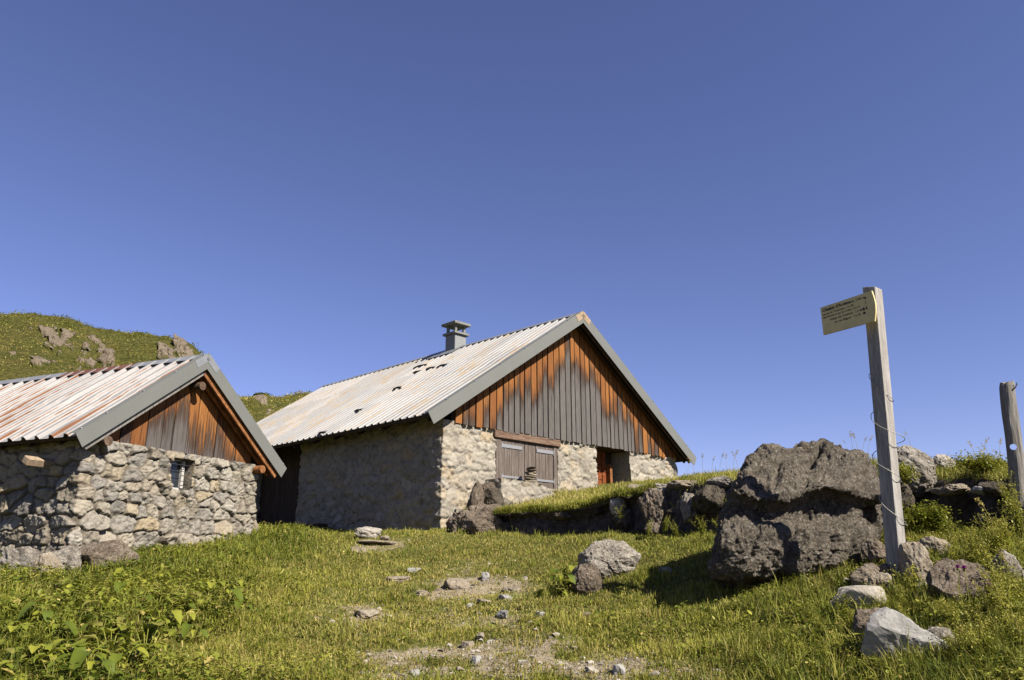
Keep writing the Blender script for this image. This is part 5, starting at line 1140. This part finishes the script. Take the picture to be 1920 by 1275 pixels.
def weed_mesh(seed, h, nst, tone, fuzzy=True, spread=.12):
    """upright weed: stems crowded with tiny leaves and pale flower buds"""
    rng = np.random.default_rng(seed); st, lf = MB(), MB()
    for i in range(nst):
        a = rng.uniform(0, 6.28); hh_ = h*rng.uniform(.55, 1); top = np.array([math.cos(a)*spread*rng.random(), math.sin(a)*spread*rng.random(), hh_]); b0 = rng.normal(0, .02, 3)*np.array([1, 1, 0])
        t = np.linspace(0, 1, 8)[:, None]; pts = b0+top*t+np.array([math.cos(a), math.sin(a), 0])*.05*t**2+rng.normal(0, .004, (8, 3))*t
        st.tube(pts, np.linspace(.004, .0015, 8), 5, tone=.6, dry=.2)
        m_ = int(130*hh_/.4); tt_ = rng.uniform(.12 if fuzzy else .2, 1, m_); c0 = np.array([np.interp(tt_, t[:, 0], pts[:, q]) for q in range(3)]).T
        C = c0+rng.normal(0, .018, (m_, 3)); V, T, tn, dr = leaves(C, rng.uniform(.012, .034, m_)*(1.25-.55*tt_), .5, rng.uniform(0, 6.28, m_), rng.normal(.2, .5, m_), np.clip(tone+.25*tt_+rng.normal(0, .12, m_), 0, 1), (tt_ > .6)*.25*rng.random(m_))
        lf.add(V, T=T, tone=tn, dry=dr)
    return [("stem", [st], M_LEAF), ("foliage", [lf], M_LEAF)]
place_plant("leafy_weed", [weed_mesh_early(631), weed_mesh_early(632)], [(1430, 1215), (1465, 1205), (1490, 1222), (1450, 1228), (1475, 1235), (1440, 1200), (1510, 1160), (1375, 1150), (1540, 1185), (1600, 1190)], "leafy plant in the grass beside the bare soil below the huge boulder", "plant", "leafy plants below the huge boulder", (.6, .85))
wp = [weed_mesh(601, .42, 7, .62), weed_mesh(602, .34, 8, .72), weed_mesh(603, .5, 6, .66)]
place_plant("bedstraw_weed", wp, [(1835,1085,6.3,1.0),(1868,1092,6.2,.9),(1895,1060,6.5,1.1),(1910,1005,6.9,1.1),(1880,1040,6.7,1.0),(1795,1075,6.5,.7),(1820,1062,6.6,.9),(1905,1150,5.6,.9),(1870,1185,5.4,.9),(1895,1215,5.2,1.),(1840,1230,5.1,.7),(1915,1265,4.9,1.0),(1850,1270,4.85,.8),(1760,1085,6.4,.5),(1900,960,7.2,.8),(1700,1178,5.7,.5),(1760,1165,5.7,.5),(1520,1180,6.1,.5),(1545,1205,5.8,.55),(1500,1240,5.5,.45),(1580,1245,5.4,.6),(1610,1200,5.8,.6),(1600,1262,5.2,.5),(1660,1165,5.9,.55),(1690,1140,6.0,.5),(1790,1185,5.45,.7),(1820,1205,5.3,.75),(1790,1262,4.95,.6),(1870,1240,5.05,.9),(1885,1130,5.75,.8),(1745,1145,5.9,.5),(1830,1250,4.95,.8),(1900,1180,5.4,.9),(1855,1165,5.55,.6)],
            "pale green upright weed with tiny leaves on the overgrown right bank", "weed", "upright weeds on the right bank")
place_plant("nettle_weed", [weed_mesh(611, .3, 5, .45), weed_mesh(612, .36, 4, .5)], [(1590,1110,6.6,.8),(1560,1125,6.7,.7),(1612,1098,6.7,.8),(1520,1135,6.7,.7),(1535,1165,6.3,.7),(1575,1165,6.1,.8),(1320,1003,9.9,.9),(1352,1000,9.6,.8),(1270,1005,10.6,.8),(1215,1003,11.0,.8),(1300,950,11.2,.6),(1165,970,12.5,.8),(1245,995,11.1,.8)],
            "green leafy weed at the shaded foot of the huge boulder and the ledge", "weed", "leafy weeds along the ledge and huge boulder")
place_plant("yellow_weed", [weed_mesh(621, .2, 4, .95)], [(1708, 1100, 6.2, 1.0)], ["small yellowish weed at the foot of the signpost"], "weed", None)
place_plant("yellow_weed", [weed_mesh(622, .2, 6, .98)], [(100, 1098, 8.7, 1.3)], ["bright yellow-green weed in the patch below the hut's footing rocks"], "weed", None)

# purple flowers and dry stalks
kk = NT("purple_petal", .6, .2); M_PURPLE = kk.done((.36, .05, .34))
def flower(seed, h):
    rng = np.random.default_rng(seed); st, hd = MB(), MB(); t = np.linspace(0, 1, 8)[:, None]; a = rng.uniform(0, 6.28); pts = np.array([math.cos(a)*.07, math.sin(a)*.07, h])*t*np.array([1, 1, 1])
    st.tube(pts, .0022, 5, tone=.4, dry=.2); top = pts[-1]; n_ = 26; th_ = rng.uniform(0, 6.28, n_); C = np.repeat(top[None], n_, 0)
    V, T, tn, dr = leaves(C, np.full(n_, .026), .35, th_, rng.uniform(.1, 1.3, n_), np.full(n_, .5), np.zeros(n_)); hd.add(V, T=T)
    b = MB(); D_, TI_ = ico(2); b.add(D_*np.array([.008, .008, .011])+top-np.array([0, 0, .006]), T=TI_, tone=.2, dry=.3)
    return [("stem", [st], M_LEAF), ("flower_head", [hd], M_PURPLE), ("calyx", [b], M_LEAF)]
place_plant("purple_flower", [flower(701, .34)], [(1805, 1158, 5.6, 1.0), (1825, 1172, 5.5, 1.1), (1876, 1192, 5.4, .95)],
            ["purple flower in front of the big sloping brown rock, leftmost of the three", "purple flower just right of the leftmost one by the big sloping brown rock", "purple flower lowest and farthest right, below the big sloping brown rock"], "flower", "purple thistle flowers at the right")
place_plant("purple_flower", [flower(702, .2)], [(961, 990, 14.3, 1.1)], ["single tiny purple flower at the ledge near the broad rounded rock"], "flower", None)
def stalk(seed, h):
    rng = np.random.default_rng(seed); st, hd = MB(), MB(); t = np.linspace(0, 1, 9)[:, None]; a = rng.uniform(0, 6.28); pts = np.array([0, 0, h])*t+np.array([math.cos(a), math.sin(a), -.3])*h*.3*t**2.2
    st.tube(pts, np.linspace(.0022, .001, 9), 4, tone=.5, dry=.8); m_ = 34; f = rng.uniform(.72, 1, m_); C = np.array([np.interp(f, t[:, 0], pts[:, q]) for q in range(3)]).T+rng.normal(0, .006, (m_, 3))
    V, T, tn, dr = leaves(C, np.full(m_, .016), .4, rng.uniform(0, 6.28, m_), rng.uniform(.2, 1.3, m_), np.full(m_, .6), np.full(m_, .9)); hd.add(V, T=T, tone=tn, dry=dr); return [("stem", [st], M_BLADE), ("seed_head", [hd], M_BLADE)]
sp_ = [stalk(801+i, .27) for i in range(4)]
place_plant("grass_stalk", sp_, [(1600,850,8.6,1.0),(1610,852,8.6,1.1),(1618,850,8.7,.8),(1628,852,8.7,.9),(1648,850,8.9,.7),(1590,846,8.6,.6)], "thin dry grass stalk standing against the sky behind the huge boulder", "grass stalk", "dry stalks behind the huge boulder")
place_plant("grass_stalk", sp_, [(1708,838,9.,.8),(1785,885,9.1,.8),(1800,885,9.0,.7),(1832,868,8.9,1.1),(1845,866,8.8,1.2),(1860,872,8.8,1.),(1876,868,8.7,1.2),(1852,872,8.7,.9)], "thin grass stalk on the skyline between the signpost and the old fence post", "grass stalk", "skyline stalks left of the fence post")
place_plant("grass_stalk", sp_, [(1290,888,13.5,1.1),(1302,888,13.2,1.2),(1318,886,13,1.3),(1335,885,13,1.1),(1350,884,12.8,1.3),(1362,883,12.6,1.2),(1375,882,12.5,1.4),(1384,881,12.4,1.2)], "thin grass stalk on the terrace skyline right of the chalet", "grass stalk", "skyline stalks right of the chalet")
place_plant("grass_stalk", sp_, [(500,1000,13.6,.9),(508,1002,13.7,.8),(516,1002,13.8,1.),(545,1008,14.3,.7),(575,1010,14.6,.8),(603,1012,14.8,.7),(618,1012,14.9,.6)], "drooping dry grass stalk in front of the dark gap between hut and chalet", "grass stalk", "dry stalks in the gap between the huts")
place_plant("grass_stalk", sp_, [(1865,1130,5.7,1.),(1905,1110,5.8,1.2),(1868,1010,6.9,1.5),(1790,1230,5.2,.8),(1815,1240,5.1,.9),(1700,1250,5.2,.7),(1735,1262,5.1,.8),(1850,1150,5.6,.9),(1640,1230,5.4,.7),(1660,1262,5.2,.7)], "tall grass stalk among the weeds at the lower right", "grass stalk", "tall stalks at the lower right")
# rough tussocks over the hills
for Vh, rk_, T_h, sd_ in HILLS:
    rng = np.random.default_rng(sd_); n = 15000; i = rng.integers(0, Vh.shape[0], n); j = rng.integers(0, Vh.shape[1], n); ok = (rk_[i, j] < .3) & (T_h[i, j] < 1.03) & (T_h[i, j] > .25); i, j = i[ok], j[ok]
    C = Vh[i, j]; n = len(C); cl = fbm(C/14, 3, sd_)+.5*fbm(C/4, 2, sd_+1); kb = 7; sc_ = np.linalg.norm(C[:, :2], axis=1)/110
    Cr = np.repeat(C, kb, 0)+rng.normal(0, .35, (n*kb, 3))*np.array([1, 1, .25])*np.repeat(sc_, kb)[:, None]; m_ = n*kb
    V, T, tn, dr = leaves(Cr, rng.uniform(.14, .34, m_)*np.repeat(sc_*(.6+.9*rng.random(n)**4), kb), .4, rng.uniform(0, 6.28, m_), rng.uniform(.2, 1.3, m_), np.clip(np.repeat(.52+.5*cl+rng.normal(0, .05, n), kb), 0, 1), np.clip(np.repeat(.48+.6*fbm(C/22, 2, sd_+2), kb), 0, .9))
    tag(meshobj("hill_grass_tussocks", V, T, M_BLADE, attrs={"tone": tn, "dry": dr}), "rough grass tussocks and low scrub covering the "+("nearer hill on the left" if sd_ == 21 else "distant hill between the huts"), "grass", kind="stuff")
# hillside bushes
def bush_at(px, py, D, w, h, seed, label, name="bush", tone=.12, cone=False):
    d = ray(px, py); hd = math.hypot(d[0], d[1]); o = d*(D/hd); base = np.array([o[0], o[1], o[2]+EYE]); rng = np.random.default_rng(seed); n_ = 700
    root = thing(name, tuple(base), label, "tree" if cone else "bush"); q = rng.normal(size=(n_, 3)); q /= np.linalg.norm(q, axis=1)[:, None]; rr = rng.random(n_)**.4*(1+.35*vnoise(q*2.2, seed))
    C = q*rr[:, None]*np.array([w/2, w/2, h/2])+np.array([0, 0, h*.5])
    if cone: C[:, :2] *= np.clip(1.25-C[:, 2:]/h, .08, 1.2)
    V, T, tn, dr = leaves(C+base, rng.uniform(.5, 1.2, n_)*w*.13, .6, rng.uniform(0, 6.28, n_), rng.normal(0, .6, n_), np.clip(tone+rng.normal(0, .12, n_), 0, 1), np.zeros(n_))
    b = MB(); b.add(V, T=T, tone=tn, dry=dr); b.build("crown", M_LEAF, root)
    s_ = MB(); s_.tube([base-np.array([0, 0, .5]), base+np.array([0, 0, h*.4])], [w*.04, w*.02], 6, tone=.1, dry=.8); s_.build("trunk", M_LEAF, root)
bush_at(38, 672, 104, 2.6, 1.6, 901, "dark bush low on the near hill left of the green bush")
bush_at(98, 682, 102, 2.4, 1.5, 902, "green bush below the large rock outcrop on the near hill")
bush_at(359, 664, 117, .9, 1.3, 903, "tiny dark conifer on the end of the near hill's crag", "conifer", .02, True)
bush_at(515, 772, 236, 5, 4.2, 904, "dark bush on the slope of the distant hill", tone=.05)
bush_at(535, 750, 255, 1.6, 1.8, 905, "tiny conifer on the skyline of the distant hill", "conifer", .02, True)
bush_at(492, 745, 258, 6, 1.3, 906, "low dark bush on the crag of the distant hill", tone=.05)
